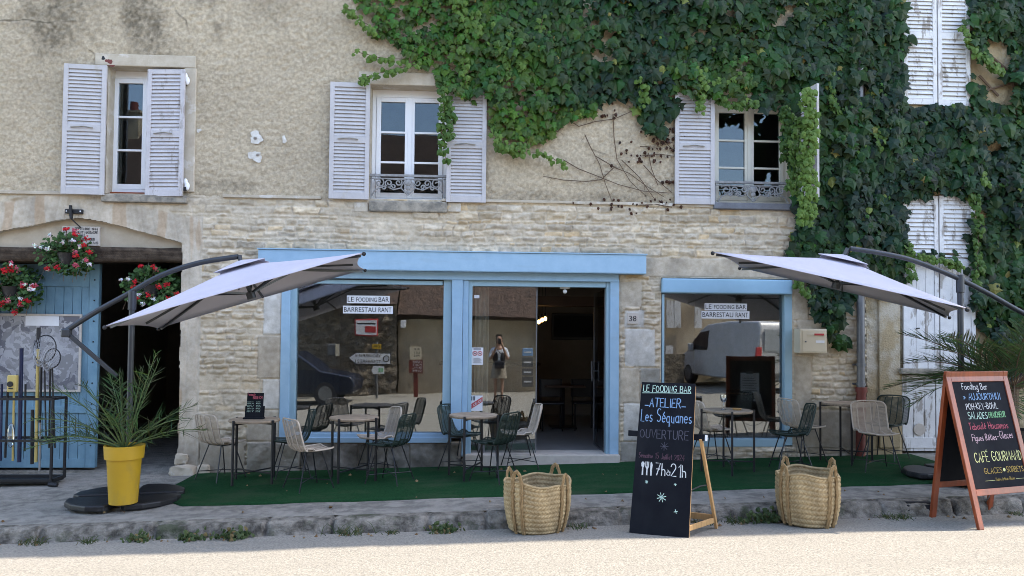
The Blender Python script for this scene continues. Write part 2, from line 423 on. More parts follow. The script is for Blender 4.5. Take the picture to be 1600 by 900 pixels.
# kerb: a row of worn, rounded stones
xs = np.arange(-14, 16, .025); prof = np.array([(0, 0), (.08, .0), (.17, -.003), (.215, -.016), (.235, -.05), (.25, -.095), (.27, -.135), (.36, -.158), (.5, -.175)])
joints = np.cumsum(RS.uniform(.55, 1.15, 60)) - 14
P = np.zeros((len(prof), len(xs), 3))
dj = np.min(np.abs(xs[:, None] - joints[None]), 1)
sid = np.searchsorted(joints, xs); so1 = RS.uniform(-.022, .022, 80)[sid]; so2 = RS.uniform(-.010, .008, 80)[sid]
for i, (dy, dz) in enumerate(prof):
    w = sstep(i/2.0)
    n = fbm(xs*3.0, np.full_like(xs, i*.35), 5, 8); n2 = fbm(xs*9, np.full_like(xs, i*.9), 4, 12)
    P[i, :, 0] = xs
    P[i, :, 1] = KY0 - dy*.72 + w*(so1 + .03*n + .025*n2) + .055*(1-sstep(dj/.028))*(1 if i > 1 else .3)
    base = np.array([pave_z(x, KY0) for x in xs])
    P[i, :, 2] = base + dz + w*(so2 + .014*n + .012*n2)*(1 if i < 7 else .3) - .02*(1-sstep(dj/.03)) + .004*(i == 0)
kb = grid_mesh('kerb', P[::-1], np.ones((len(prof)-1, len(xs)-1), bool), M['kerb']); kb['kind'] = 'structure'

# ================================================================== the stone house
house = thing('stone_house', 'long stone and render village house with a pale blue shopfront and lilac shutters', 'house', (0, 0, 0))
XL = on_y(-420, 400, 0).x
XP = on_y(1352, 400, 0).x               # where the neighbour begins
ZS = on_y(620, 311, 0).z                # string course
ZT = 17.0  # eave height, raised out of view so the house shadow reaches the road
win_px = {'l': (167, 104, 286, 303), 'm': (578, 134, 698, 313), 'r': (1117, 152, 1240, 317)}
WIN = {k: rect(*v, 0) for k, v in win_px.items()}
H_win = rect(440, 428, 722, 690, 0); H_door = rect(722, 428, 967, 718, 0); H_rw = rect(1033, 435, 1238, 698, 0)
arch_px = [(-45, 379), (0, 361), (50, 352), (85, 345), (122, 340), (160, 346), (225, 363), (286, 380)]
AR = np.array([(on_y(a, b, 0).x, on_y(a, b, 0).z) for a, b in arch_px])
AX0, AX1 = AR[0, 0], AR[-1, 0]

def wall_stone():
    x0, x1, z0, z1 = on_y(-60, 500, 0).x, XP, -.75, ZS
    xs = list(np.arange(x0, x1, .0125)) + [x1]; zs = list(np.arange(z0, z1, .0125)) + [z1]
    for h in (H_win, H_door, H_rw):
        xs += [h[0], h[1]]; zs += [h[2], h[3]]
    xs += [AX1]
    xs = np.unique(np.round(xs, 4)); zs = np.unique(np.round(zs, 4))
    X, Z = np.meshgrid(xs, zs)
    # ---- rubble courses
    b = [z0 - .2]
    while b[-1] < z1 + .4: b.append(b[-1] + RS.choice([.05, .065, .08, .095, .115, .135, .16], p=[.12, .19, .23, .20, .14, .08, .04]))
    b = np.array(b)
    zw = Z + .05*vn(X*.5, Z*.5, 1) + .018*vn(X*2.6, Z*2, 2) + .020*vn(X*11, Z*7, 3) + .010*vn(X*22, Z*18, 33)
    ci = np.clip(np.searchsorted(b, zw) - 1, 0, len(b)-2)
    dz = np.minimum(zw - b[ci], b[ci+1] - zw)
    xw = X + .05*vn(X*3, Z*7, 4) + .025*vn(X*12, Z*12, 5)
    dx = np.zeros_like(X); sidm = np.zeros(X.shape, int); xc = np.zeros_like(X)
    for c in range(len(b)-1):
        mk = ci == c
        if not mk.any(): continue
        hgt = b[c+1]-b[c]
        e = [x0 - 1 - RS.rand()*.3]
        while e[-1] < x1 + 1: e.append(e[-1] + hgt*RS.uniform(.9, 3.4) + .03)
        e = np.array(e); v = xw[mk]
        k = np.searchsorted(e, v) - 1
        dx[mk] = np.minimum(v - e[k], e[k+1] - v); sidm[mk] = c*400 + k; xc[mk] = v - (e[k]+e[k+1])/2
    d = np.minimum(dx, dz)
    rnd = RS.rand(400*len(b)+800, 6); r = rnd[sidm]
    jw = .003 + .010*np.clip(fbm(X*2, Z*2, 3, 20)+.3, 0, 1)
    buried = sstep((fbm(X*1.1, Z*1.6, 3, 31) + .02)/.22)        # patches where mortar covers the faces
    pr = sstep((d - jw)/(.007 + .012*r[..., 5]))*(1 - .55*buried)
    rough = fbm(X*11, Z*19, 5, 6)
    h = pr*(.006 + .026*r[..., 0]) + pr*xc*(r[..., 1]-.5)*.07 + pr*(zw - b[ci] - .04)*(r[..., 2]-.35)*.16 + pr*.030*rough + .006*fbm(X*30, Z*30, 3, 7)
    base = np.array([.58, .49, .37]); mort = np.array([.575, .495, .385])
    st = base[None, None] * (.70 + .44*r[..., 3:4]) * (1 + np.array([.03, -.0, -.06])*(r[..., 4:5]-.5)*2.0)
    warm = (r[..., 4:5] > .92)*np.array([.02, -.02, -.05]); st = np.clip(st + warm, .05, 1)
    st = st*(1 + .35*fbm(X*7, Z*12, 4, 9))[..., None]
    mt = mort[None, None]*(1 + .28*fbm(X*4, Z*4, 4, 10))[..., None]
    col = mt*(1-pr[..., None]) + st*pr[..., None]
    # ---- large dressed blocks
    def block(px, hh, c, n=.006):
        a0, a1, c0, c1 = rect(*px, 0)
        wob = .012*vn(Z*7, X*7, 40+len(px))
        di = np.minimum(np.minimum(X - a0 + wob, a1 - X + wob), np.minimum(Z - c0 + wob, c1 - Z + wob))
        w = sstep((di + .004)/.016)
        nonlocal h, col
        h = h*(1-w) + w*(hh + n*fbm(X*7, Z*7, 5, 13+int(px[0])) ) - .012*np.exp(-(di/.007)**2)
        cc = np.array(c)[None, None]*(1 + (.40 if c[0] > .25 else 1.3)*fbm(X*5, Z*5, 5, int(px[1])))[..., None]
        col = col*(1-w[..., None]) + cc*w[..., None]
    pale = (.56, .53, .48); tan = (.46, .40, .32); grey = (.34, .32, .28); white = (.60, .58, .54)
    for p, c in (((412, 445, 440, 523), white), ((402, 524, 440, 592), tan), ((410, 592, 440, 640), pale), ((402, 640, 440, 688), tan),
                 ((968, 440, 1003, 480), tan), ((976, 484, 1007, 512), white), ((976, 514, 1024, 573), white), ((968, 574, 1000, 632), tan), ((1000, 575, 1032, 628), grey), ((974, 630, 1031, 690), pale), ((969, 690, 1031, 722), grey),
                 ((1003, 404, 1240, 434), tan), ((1239, 437, 1264, 500), tan), ((1245, 500, 1292, 556), tan), ((1240, 556, 1268, 640), tan), ((1240, 642, 1340, 700), tan),
                 ((284, 690, 312, 716), tan), ((312, 688, 384, 740), tan), ((386, 640, 436, 690), tan)):
        block(p, .012, c)
    for p, c in (((386, 690, 470, 740), grey), ((470, 692, 560, 740), (.17, .16, .15)), ((560, 692, 640, 740), (.15, .145, .135)), ((640, 691, 722, 738), (.20, .19, .17))):
        block(p, .035, c, .03)
    # arch stones: radial joints above the carriage arch
    az = np.interp(X, AR[:, 0], AR[:, 1]) + .008*vn(X*14, Z*0, 50); da = Z - az
    inx = (X > AX0 - .1) & (X < AX1 + .25)
    xj = (X + .5*np.maximum(da, 0)*np.sign(X - (AX0+AX1)/2)*.4 + .02*vn(X*4, Z*5, 51))/.145
    fj = np.abs(xj - np.round(xj))*.145
    wv = sstep((.40 + .06*vn(X*2, Z, 52) - da)/.05)*inx
    rid = RS.rand(500)[np.round(xj).astype(int) % 500]
    hv = sstep((.064 - np.abs(fj-.0725)*0 - (.0725-fj) )/.0)*0 if False else sstep((fj-.004)/.012)*.006 + .010*fbm(X*12, Z*6, 4, 53)
    h = h*(1-wv) + wv*hv
    cv = np.array([.52, .455, .37])[None, None]*(.86 + .2*rid + .30*fbm(X*4, Z*4, 5, 54))[..., None]
    rust = sstep((fbm(X*5, Z*.8, 4, 55)-.22)/.1)*.45; cv = cv*(1-rust[..., None]) + np.array([.42, .27, .15])*rust[..., None]
    col = col*(1-wv[..., None]) + cv*wv[..., None]
    # damp dirt creeping up from the pavement, moss-grey
    g = Z - (.027*X); dirt = sstep((.55 - g + .7*fbm(X*1.5, Z*1.5, 5, 60))/.5)*.55
    col = col*(1-dirt[..., None]) + np.array([.20, .185, .16])*dirt[..., None]
    # keep openings clean-edged
    for (a0, a1, c0, c1) in (H_win, H_door, H_rw):
        do = np.maximum(np.maximum(a0 - X, X - a1), np.maximum(c0 - Z, Z - c1))
        h = h*sstep((do - .0)/.03)
    h = h + .012*sstep((.03 - np.abs(da-.0))/.03)*0
    h = h*sstep((ZS - Z)/.02*1.0 + .0)
    P = np.stack([X, -h, Z], -1)
    xm = (X[:-1, :-1] + X[1:, 1:])/2; zm = (Z[:-1, :-1] + Z[1:, 1:])/2
    keep = np.ones(xm.shape, bool)
    for (a0, a1, c0, c1) in (H_win, H_door, H_rw): keep &= ~((xm > a0) & (xm < a1) & (zm > c0) & (zm < c1))
    azm = np.interp(xm, AR[:, 0], AR[:, 1]) + .008*vn(xm*14, zm*0, 50)
    ragged = .02*vn(xm*0+3, zm*6, 70) + .012*vn(xm*0+3, zm*17, 71)
    keep &= ~((xm > AX0) & (xm < AX1 + ragged - .01) & (zm < azm))
    return grid_mesh('rubble_wall', P, keep, M['stone'], house, tint=col)
wall_stone()

# rough rendered upper wall with window holes
def wall_plain(x0, x1, z0, z1, holes, step, m, name, par, amp=.012, seed=0, y=0.0, rough=0, tintf=None):
    xs = list(np.arange(x0, x1, step)) + [x1]; zs = list(np.arange(z0, z1, step)) + [z1]
    for h in holes: xs += [h[0], h[1]]; zs += [h[2], h[3]]
    xs = np.unique(np.round(xs, 3)); zs = np.unique(np.round(zs, 3))
    X, Z = np.meshgrid(xs, zs)
    h = amp*(fbm(X*1.3, Z*1.3, 3, seed) + .55*fbm(X*13, Z*13, 4, seed+5))
    if rough: h = h + rough*(fbm(X*17, Z*21, 3, seed+9) + .8*np.abs(fbm(X*30, Z*34, 3, seed+13)))
    for (a0, a1, c0, c1) in holes:
        do = np.maximum(np.maximum(a0 - X, X - a1), np.maximum(c0 - Z, Z - c1)); h = h*sstep(do/.05)
    xm = (X[:-1, :-1] + X[1:, 1:])/2; zm = (Z[:-1, :-1] + Z[1:, 1:])/2
    keep = np.ones(xm.shape, bool)
    for (a0, a1, c0, c1) in holes: keep &= ~((xm > a0) & (xm < a1) & (zm > c0) & (zm < c1))
    return grid_mesh(name, np.stack([X, y - .006 - h, Z], -1), keep, m, par, tint=tintf(X, Z, h) if tintf else None)
def stains(X, Z, h):
    t = np.ones(X.shape)
    t *= 1 + .16*fbm(X*.9, Z*1.2, 4, 200) + .16*fbm(X*26, Z*30, 3, 201)
    for px, py, rx, rz, a in ((120, 20, .62, .65, .62), (222, 40, .35, .6, .55), (322, 10, .34, .55, .75), (260, 90, .5, .3, .25), (430, 10, .5, .35, .25), (620, 300, .5, .12, .3), (870, 310, 1.2, .10, .35), (330, 290, .8, .08, .3), (60, 285, .4, .15, .2), (20, 30, .3, .2, .25)):
        c = on_y(px, py, 0); d = ((X-c.x)/rx)**2 + ((Z-c.z)/rz)**2
        w = sstep((1.15 - d + 1.6*fbm(X*3.2, Z*1.9, 5, 210+px % 17))/1.5); t *= 1 - a*w*(.75 + .9*fbm(X*24, Z*22, 3, 205))
    for pts in ([(0, 33), (35, 31), (75, 36), (120, 33)], [(265, 0), (276, 18), (292, 32), (295, 55)], [(150, 88), (140, 78)], [(925, 235), (960, 245)]):
        W = [on_y(a, b, 0) for a, b in pts]
        for p, q in zip(W[:-1], W[1:]):
            dx, dz = q.x-p.x, q.z-p.z; L2 = dx*dx+dz*dz
            u = np.clip(((X-p.x)*dx + (Z-p.z)*dz)/L2, 0, 1); d = np.hypot(X-p.x-u*dx + .03*vn(X*9, Z*9, 220), Z-p.z-u*dz + .03*vn(X*9, Z*9, 221)); t *= 1 - .7*np.exp(-(d/.009)**2)
    t = np.clip(t, .2, 1.3)
    return np.stack([t, t*(.985), t*(.96)], -1)
ZM = 6.5
wall_plain(on_y(-60, 500, 0).x, XP, ZS, ZM, list(WIN.values()), .0135, M['plaster'], 'rendered_wall', house, .016, 3, rough=.014, tintf=stains)
one = lambda X, Z, h: np.ones(X.shape + (3,))
wall_plain(on_y(-60, 500, 0).x, XP, ZM, ZT, [], .25, M['plaster'], 'added_shade_wall', house, .0, 3, tintf=one)  # unseen extra height added for the road shadow
wall_plain(XL, on_y(-60, 500, 0).x, ZS, ZT, [], .25, M['plaster'], 'side_wall', house, .0, 3, tintf=one)
wall_plain(XL, on_y(-60, 500, 0).x, -.9, ZS, [], .3, M['dressed'], 'side_wall', house)
# ledge where render meets stone
x = XL
while x < XP - .02:
    L_ = min(RS.uniform(.9, 2.0), XP - x)
    if not any(k[0]-.06 < x + L_/2 < k[1]+.06 and k[2] < ZS + .02 for k in WIN.values()):
        MB().box(x, x + L_ - .004, -.034 + RS.uniform(-.008, .008), .05, ZS - .03 + RS.uniform(-.006, .006), ZS + .012).build('string_course', M['dressed'], house, bev=.006)
    x += L_
# body, roof: raised out of view to throw the shadow on the road
b = MB(); b.box(XL, XL+.3, .02, 8, -.9, ZT); b.box(XL, XP, 7.8, 8.1, -.9, ZT); b.box(XL+.3, XP, .3, 7.8, ZS-.05, ZS+.15); b.box(XP-.24, XP-.002, .03, 7.8, -.9, ZT)
b.box(XL+.3, XP-.25, 4.0, 4.1, ZS+.15, ZT)
b.build('house_body', M['dark'], house)
def roof(name, x0, x1, par, eave=-.90, z=17.0):  # eave pushed out, unseen, to set the shadow edge on the road
    xs = np.arange(x0, x1+.01, .055); ph = np.sin(xs*2*math.pi/.22)
    rows = np.linspace(0, 1, 30); A = np.zeros((60, len(xs), 3))
    for i in range(30):
        for j in (0, 1):
            t = (i + j)/30.0; yy = eave + t*5.4; zz = z + .02 + t*3.4 + (.02 if j == 0 else 0.0)
            A[2*i+j, :, 0] = xs; A[2*i+j, :, 1] = yy + (0.02*RS.uniform(-1, 1, len(xs)) if i == 0 and j == 0 else 0); A[2*i+j, :, 2] = zz + .018*ph
    o = grid_mesh(name, A, np.ones((59, len(xs)-1), bool), M['tile'], par)
    b = MB(); b.box(x0, x1, eave+.04, eave+.16, z-.10, z-.0); 
    b.quad((x0, eave+.1, z-.01), (x1, eave+.1, z-.01), (x1, 4.25, z+3.36), (x0, 4.25, z+3.36)); b.quad((x0, 4.25, z+3.36), (x1, 4.25, z+3.36), (x1, 8.4, z), (x0, 8.4, z))
    b.build('raised_roof_boards', M['beam'], par)
M['tile'] = mat('dark roof tile', (.075, .045, .034), (.045, .030, .025), rough=.9, scale=6, bump=.3, stain=((.10, .085, .06), 2, .5, .7, .5, (1, 1, 1)))
roof('roof', XL, XP+.02, house)

def reveal(h, d, m, par, name='reveal', y0=0.0, bottom=True):
    b = MB(); x0, x1, z0, z1 = h
    b.quad((x0, y0, z0), (x0, d, z0), (x0, d, z1), (x0, y0, z1)); b.quad((x1, y0, z0), (x1, y0, z1), (x1, d, z1), (x1, d, z0))
    b.quad((x0, y0, z1), (x0, d, z1), (x1, d, z1), (x1, y0, z1))
    if bottom: b.quad((x0, y0, z0), (x1, y0, z0), (x1, d, z0), (x0, d, z0))
    return b.build(name, m, par)
for k, h in WIN.items(): reveal(h, .34, M['dressed'], house, 'window_reveal')
reveal(H_win, .3, M['dressed'], house, 'shop_reveal'); reveal(H_door, .3, M['dressed'], house, 'shop_reveal'); reveal(H_rw, .3, M['dressed'], house, 'shop_reveal')

# ---- upper windows
def casements(h, Y, m, par, leaves, mid, fr=.055):
    """outer frame + leaves with glazing bars; panes as a sub-part"""
    x0, x1, z0, z1 = h
    b = MB(); g = MB()
    b.box(x0, x0+fr, Y, Y+.07, z0, z1); b.box(x1-fr, x1, Y, Y+.07, z0, z1); b.box(x0+fr, x1-fr, Y, Y+.07, z1-.10, z1); b.box(x0+fr, x1-fr, Y-.02, Y+.07, z0, z0+.06)
    ix0, ix1, iz0, iz1 = x0+fr, x1-fr, z0+.06, z1-.10
    w = (ix1 - ix0)/leaves
    for k in range(leaves):
        a, c = ix0 + k*w + .004, ix0 + (k+1)*w - .004; s = .062
        b.box(a, a+s, Y-.012, Y+.045, iz0+.004, iz1-.004); b.box(c-s, c, Y-.0125, Y+.0455, iz0+.004, iz1-.004)
        b.box(a+s, c-s, Y-.0115, Y+.044, iz1-.004-s, iz1-.004); b.box(a+s, c-s, Y-.0115, Y+.044, iz0+.004, iz0+.004+s*1.15)
        p0, p1 = iz0+.004+s*1.15, iz1-.004-s
        for t in mid:
            zz = p0 + (p1-p0)*t; b.box(a+s, c-s, Y-.006, Y+.03, zz-.014, zz+.014)
        g.box(a+s-.005, c-s+.005, Y+.012, Y+.020, p0-.005, p1+.005)
    if leaves == 2: xm = (ix0+ix1)/2; b.box(xm-.028, xm+.028, Y-.022, Y-.0135, iz0+.002, iz1-.002)
    o = b.build('window', m, par, bev=.004)
    g.build('pane', M['glassu'], o)
    return o
wl = casements((rect(170, 110, 290, 303, .2)[0], rect(170, 110, 290, 303, .2)[1], WIN['l'][2]+.03, WIN['l'][3]), .20, M['white'], house, 2, (.335, .665))
wm = casements(WIN['m'], .20, M['white'], house, 2, (.335, .665))
wr = casements(WIN['r'], .20, M['cream'], house, 2, (.335, .665))
def stoneblk(px, y0, y1, m, name, par, bev=.012):
    x0, x1, z0, z1 = rect(*px, y0); return MB().box(x0, x1, y0, y1, z0, z1).build(name, m, par, bev=bev)
stoneblk((148, 85, 306, 104), -.028, .1, M['dressed'], 'lintel', house); stoneblk((286, 106, 305, 300), -.024, .1, M['dressed'], 'jamb_stone', house)
stoneblk((560, 113, 705, 133), -.028, .1, M['dressed'], 'lintel', house); stoneblk((1070, 128, 1246, 151), -.028, .1, M['dressed'], 'lintel', house)
stoneblk((157, 304, 291, 316), -.07, .2, M['sillstone'], 'sill', house); stoneblk((576, 314, 699, 331), -.06, .2, M['sillstone'], 'sill', house, .02); stoneblk((1116, 317, 1243, 327), -.07, .2, M['slate'], 'sill', house)
stoneblk((553, 316, 575, 331), -.03, .1, M['dressed'], 'sill_block', house); stoneblk((699, 316, 720, 331), -.03, .1, M['dressed'], 'sill_block', house)
b = MB(); b.box(WIN['l'][0]+.02, WIN['l'][1], .08, .2, WIN['l'][2]+.002, WIN['l'][2]+.035); b.build('wooden_sill', M['redwood'], house)
# small painted cavities in the render beside the windows
def daub(px, py, rx, rz, m, name='plaster_patch'):
    c = on_y(px, py, 0); b = MB(); n = 40; ph = RS.rand()*9; vs = [(c.x, -.030, c.z)]
    for k in range(n):
        a = 2*math.pi*k/n; q = .9 + .18*math.sin(2*a+ph) + .13*math.sin(3*a+2*ph) + .08*math.sin(7*a+ph) + .10*(RS.rand()-.5); vs.append((c.x+rx*q*math.cos(a), -.026, c.z+rz*q*math.sin(a)))
    b._add(vs, [(0, 1+(k+1) % n, 1+k) for k in range(n)]); b.build(name, m, house)
for a in ((401, 216, .10, .085), (400, 245, .09, .085), (445, 219, .035, .05), (312, 205, .03, .03)): daub(*a, M['filler'])
daub(172, 97, .10, .07, M['oxide'], 'brown_stone'); daub(163, 92, .06, .05, M['iron'], 'brown_stone')
for a in ((400, 217, .025, .02), (404, 243, .022, .02)): 
    c = on_y(a[0], a[1], 0); MB().ball((c.x, -.034, c.z), .02, 8, 6, (1.2, .5, 1)).build('plaster_hole_shade', M['dark'], house)  # dark bead painted as the shade inside a hole

def shutter(par, x0, x1, z0, z1, Y, m, n1=11, n2=13, latch=True, ang=0.0, hinge=0, midt=.53, side='window_shutter', solid=0):
    b = MB(); s = MB(); T = .034; st = .058
    b.box(x0, x0+st, Y, Y+T, z0, z1); b.box(x1-st, x1, Y, Y+T, z0, z1)
    zm = z0 + (z1-z0)*(1-midt); rt, rm, rb = .062, .045, .085
    b.box(x0+st, x1-st, Y+.002, Y+T-.002, z1-rt, z1-.001); b.box(x0+st, x1-st, Y+.002, Y+T-.002, zm-rm, zm+rm); b.box(x0+st, x1-st, Y+.002, Y+T-.002, z0+.001, z0+rb)
    def fill(za, zb, n):
        if n <= 0: return
        p = (zb-za)/n
        for i in range(n):
            c = za + p*(i+.5)
            Mx = Matrix.Translation(((x0+x1)/2, Y+.019, c)) @ Matrix.Rotation(R(-24 + RS.uniform(-2.5, 2.5)), 4, 'X')
            s.obox(Mx, x1-x0-2*st+.004, .010, p*1.10)
    fill(zm+rm, z1-rt, n1)
    if solid:
        w = (x1-x0-2*st)/solid
        for k in range(solid): b.box(x0+st+k*w+.002, x0+st+(k+1)*w-.002, Y+.010, Y+.024, z0+rb, zm-rm)
        b.box(x0+st, x1-st, Y+.0245, Y+.03, z0+rb, zm-rm)
    else: fill(z0+rb, zm-rm, n2)
    piv = Vector((x1 if hinge == 1 else x0, Y+T, 0))
    if ang:
        Rm = Matrix.Translation(piv) @ Matrix.Rotation(ang, 4, 'Z') @ Matrix.Translation(-piv)
        b.xf(Rm); s.xf(Rm)
    o = b.build('shutter', m, par, bev=.003)
    s.build('louvres', m, o)
    if latch:
        l = MB(); l.tube([(x0+st+.05, Y-.012, zm), ((x0+x1)/2, Y-.022, zm+.012), (x1-st-.09, Y-.012, zm)], .008, 6)
        if ang: l.xf(Rm)
        l.build('shutter_latch', M['sillstone'], o)
    return o
def shpx(px, Y, m, **k):
    x0, x1, z0, z1 = rect(*px, Y); return shutter(house, x0, x1, z0, z1, Y, m, **k)
shpx((99, 101, 164, 304), -.10, M['shut'], n1=15, n2=15, ang=R(4), hinge=1, midt=.49)
shpx((226, 107, 287, 306), -.10, M['shutl'], n1=15, n2=14, ang=R(-5), hinge=1, midt=.51)
shpx((515, 129, 577, 311), -.07, M['shut'], n1=13, n2=14, midt=.49, ang=R(2.5), hinge=1)
shpx((698, 137, 760, 316), -.07, M['shut'], n1=14, n2=14, midt=.50)
shpx((1055, 143, 1117, 319), -.07, M['shut'], n1=13, n2=14, midt=.49)
# right-hand shutter of the third window stands square to the wall
x0, x1, z0, z1 = rect(1183, 152, 1243, 318, -.02)
shutter(house, WIN['r'][1]+.02, WIN['r'][1]+.02+.54, z0, z1+.03, -.03, M['shut'], n1=13, n2=14, midt=.49, ang=R(-80), hinge=0)
# hinge pins / shutter stops
for px, py in ((289, 130), (289, 295)):
    c = on_y(px, py, -.05); MB().box(c.x-.05, c.x+.02, -.07, -.02, c.z-.025, c.z+.02).build('shutter_hinge', M['iron'], house)
for px, py in ((292, 126), (292, 291)):
    c = on_y(px, py, -.05); MB().ball((c.x, -.045, c.z), .045, 10, 7, (.8, .5, 1.3)).ball((c.x-.02, -.045, c.z+.06), .035, 10, 7, (.8, .5, 1.3)).build('shutter_stop', M['white'], house, smooth=True)

# ---- balcony railings with scrolls
def spiral(cx, cz, r, turns, a0, y, sgn=1, n=26):
    return [(cx + sgn*r*(1-t*.82)*math.cos(a0+turns*2*math.pi*t), y, cz + r*(1-t*.82)*math.sin(a0+turns*2*math.pi*t)) for t in [i/n for i in range(n+1)]]
def railing(h, zt, zb, m):
    x0, x1 = h[0]+.01, h[1]-.01; y = .04; b = MB(); xm = (x0+x1)/2; H = zt - zb
    b.box(x0-.01, x1+.01, y-.022, y+.022, zt-.022, zt+.008); b.box(x0, x1, y-.01, y+.01, zt-.055, zt-.042)
    b.box(x0, x0+.016, y-.01, y+.01, zb-.05, zt-.022); b.box(x1-.016, x1, y-.01, y+.01, zb-.05, zt-.022)
    rr = .010
    for sg in (-1, 1):
        for (dx, dz, r, tn, a) in ((.13, -.10, .055, 1.4, 1.2), (.26, -.11, .06, 1.5, 3.8), (.385, -.11, .075, 1.4, 0.4), (.20, -.16, .035, 1.2, 0), (.33, -.17, .032, 1.2, 2)):
            b.tube(spiral(xm + sg*dx, zt+dz, r, tn, a, y, sg), rr, 5)
        b.tube([(xm+sg*.03, y, zt-.05), (xm+sg*.10, y, zt-.17), (xm+sg*.03, y, zt-.24), (xm, y, zt-.27)], rr, 5)
        b.tube([(xm+sg*.08, y, zt-.17), (xm+sg*.2, y, zt-.20), (xm+sg*.30, y, zt-.15), (xm+sg*.44, y, zt-.20), (xm+sg*.5, y, zb-.02)], rr, 5)
        b.tube([(xm+sg*.06, y, zt-.06), (xm+sg*.18, y, zt-.06), (xm+sg*.3, y, zt-.05), (xm+sg*.46, y, zt-.06)], rr, 5)
    for dz, r in ((-.10, .05), (-.17, .035), (-.23, .022)): b.ball((xm, y, zt+dz), r, 10, 7, (1, .35, 1))
    b.build('balcony_railing', m, house, smooth=True)
zt = on_y(637, 274, .04).z; railing(WIN['m'], zt, on_y(637, 306, .04).z, M['greyiron'])
zt = on_y(1178, 285, .04).z; railing(WIN['r'], zt, on_y(1178, 314, .04).z, M['greyiron'])

# ---- shopfront
sf = house
def fbox(px, y0, y1, m, name, par=house, bev=.004):
    x0, x1, z0, z1 = rect(*px, y0); return MB().box(x0, x1, y0, y1, z0, z1).build(name, m, par, bev=bev)
x0, x1, z0, z1 = rect(403, 394, 1010, 424, -.17)
fa = MB().box(x0, x1, -.17, -.004, z0, z1).build('fascia', M['blue'], house, bev=.006)
MB().box(x0-.012, x1+.012, -.185, -.004, z1+.001, z1+.016).box(x0, x1, -.174, -.1705, z0+.012, z0+.018).build('fascia_trim', M['blue'], fa, bev=.003)
shop = MB()
def B(px, y0, y1, mb=None):
    x0, x1, z0, z1 = rect(*px, y0); (mb or shop).box(x0, x1, y0, y1, z0, z1)
B((440, 423, 967, 437), -.045, .06)                       # header
B((438, 438, 452, 690), -.02, .10); B((705, 437.5, 722, 684), -.05, .10); B((953, 437.5, 967, 716), -.03, .10)
B((722.3, 437.5, 731, 714), -.015, .10)
B((452.2, 677, 704.8, 690), -.01, .12); B((452.2, 684, 704.8, 692), -.05, .12)
shopf = shop.build('shopfront', M['blue'], house, bev=.005)
s2 = MB()
B((452.3, 437.3, 462, 676.8), .02, .12, s2); B((692, 437.3, 704.7, 676.8), .02, .12, s2); B((462.2, 437.5, 691.8, 444), .025, .12, s2)
B((731.2, 437.5, 737, 712), .01, .12, s2); B((947, 437.5, 952.8, 714), .01, .12, s2); B((737.2, 438, 946.8, 448), .015, .12, s2)
s2.build('shopfront_trim', M['blue2'], shopf, bev=.004)
x0, x1, z0, z1 = rect(460, 442, 694, 679, .09); MB().box(x0, x1, .085, .095, z0, z1).build('shop_pane', M['glass'], shopf)
x0, x1, z0, z1 = rect(737, 447, 838, 709, .10); gd = MB().box(x0, x1, .10, .11, z0, z1).build('glass_door', M['glass'], house)
d = MB(); d.box(x1-.008, x1+.008, .095, .115, z0, z1)
d.box(x0+.10, x0+.19, .09, .12, z0+.0, z0+.16)
d.build('door_fitting', M['zinc'], gd, bev=.004)
# second leaf, swung inwards
hx, _, dz0, dz1 = rect(737, 449, 946, 709, .13)
hx = rect(737, 449, 946, 709, .13)[1]
d2 = MB().box(hx-.012, hx-.002, .14, 1.02, dz0+.01, dz1-.02).build('glass_door', M['glass'], house)
f = MB(); f.box(hx-.02, hx+.006, .125, .155, dz0, dz1-.01); f.box(hx-.022, hx+.004, 1.0, 1.03, dz0+.01, dz1-.02); f.box(hx-.02, hx+.004, .155, 1.0, dz0+.005, dz0+.03)
f.tube([(hx-.06, .92, dz0+.95), (hx-.06, .92, dz0+1.25)], .014, 8); f.tube([(hx-.06, .92, dz0+1.1), (hx, .92, dz0+1.1)], .01, 8)
f.build('door_fitting', M['zinc'], d2, bev=.002)
x0, x1, z0, z1 = rect(723, 706, 968, 724, -.06); MB().box(x0, x1, -.10, .35, z0-.3, on_y(840, 709, 0).z).build('threshold', M['marble'], house, bev=.01)
# door closer and sensor
x0, x1, z0, z1 = rect(875, 447, 890, 451, .12); MB().box(x0, x1, .09, .13, z0, z1).ball(((x0+x1)/2, .1, z0-.04), .03).build('door_closer', M['white'], house)

M['boxblue'] = mat('dull blue shutter box', (.24, .41, .54), (.21, .37, .49), rough=.45, scale=3)
# right-hand shop window with its roller box
rw = MB(); 
x0, x1, z0, z1 = rect(1034, 436, 1238, 459, -.05); rb = MB().box(x0, x1, -.07, .10, z0, z1)
rbx = rb.build('shutter_box', M['boxblue'], house, bev=.02, seg=3)
rw = MB(); B((1226, 459.5, 1238, 696), .0, .12, rw); B((1034, 459.5, 1038, 696), .0, .12, rw); B((1038.2, 686, 1225.8, 698), -.01, .12, rw)
rwf = rw.build('display_window', M['blue2'], house, bev=.004)
x0, x1, z0, z1 = rect(1037, 459, 1227, 688, .09); MB().box(x0, x1, .085, .095, z0, z1).build('shop_pane', M['glass'], rwf)

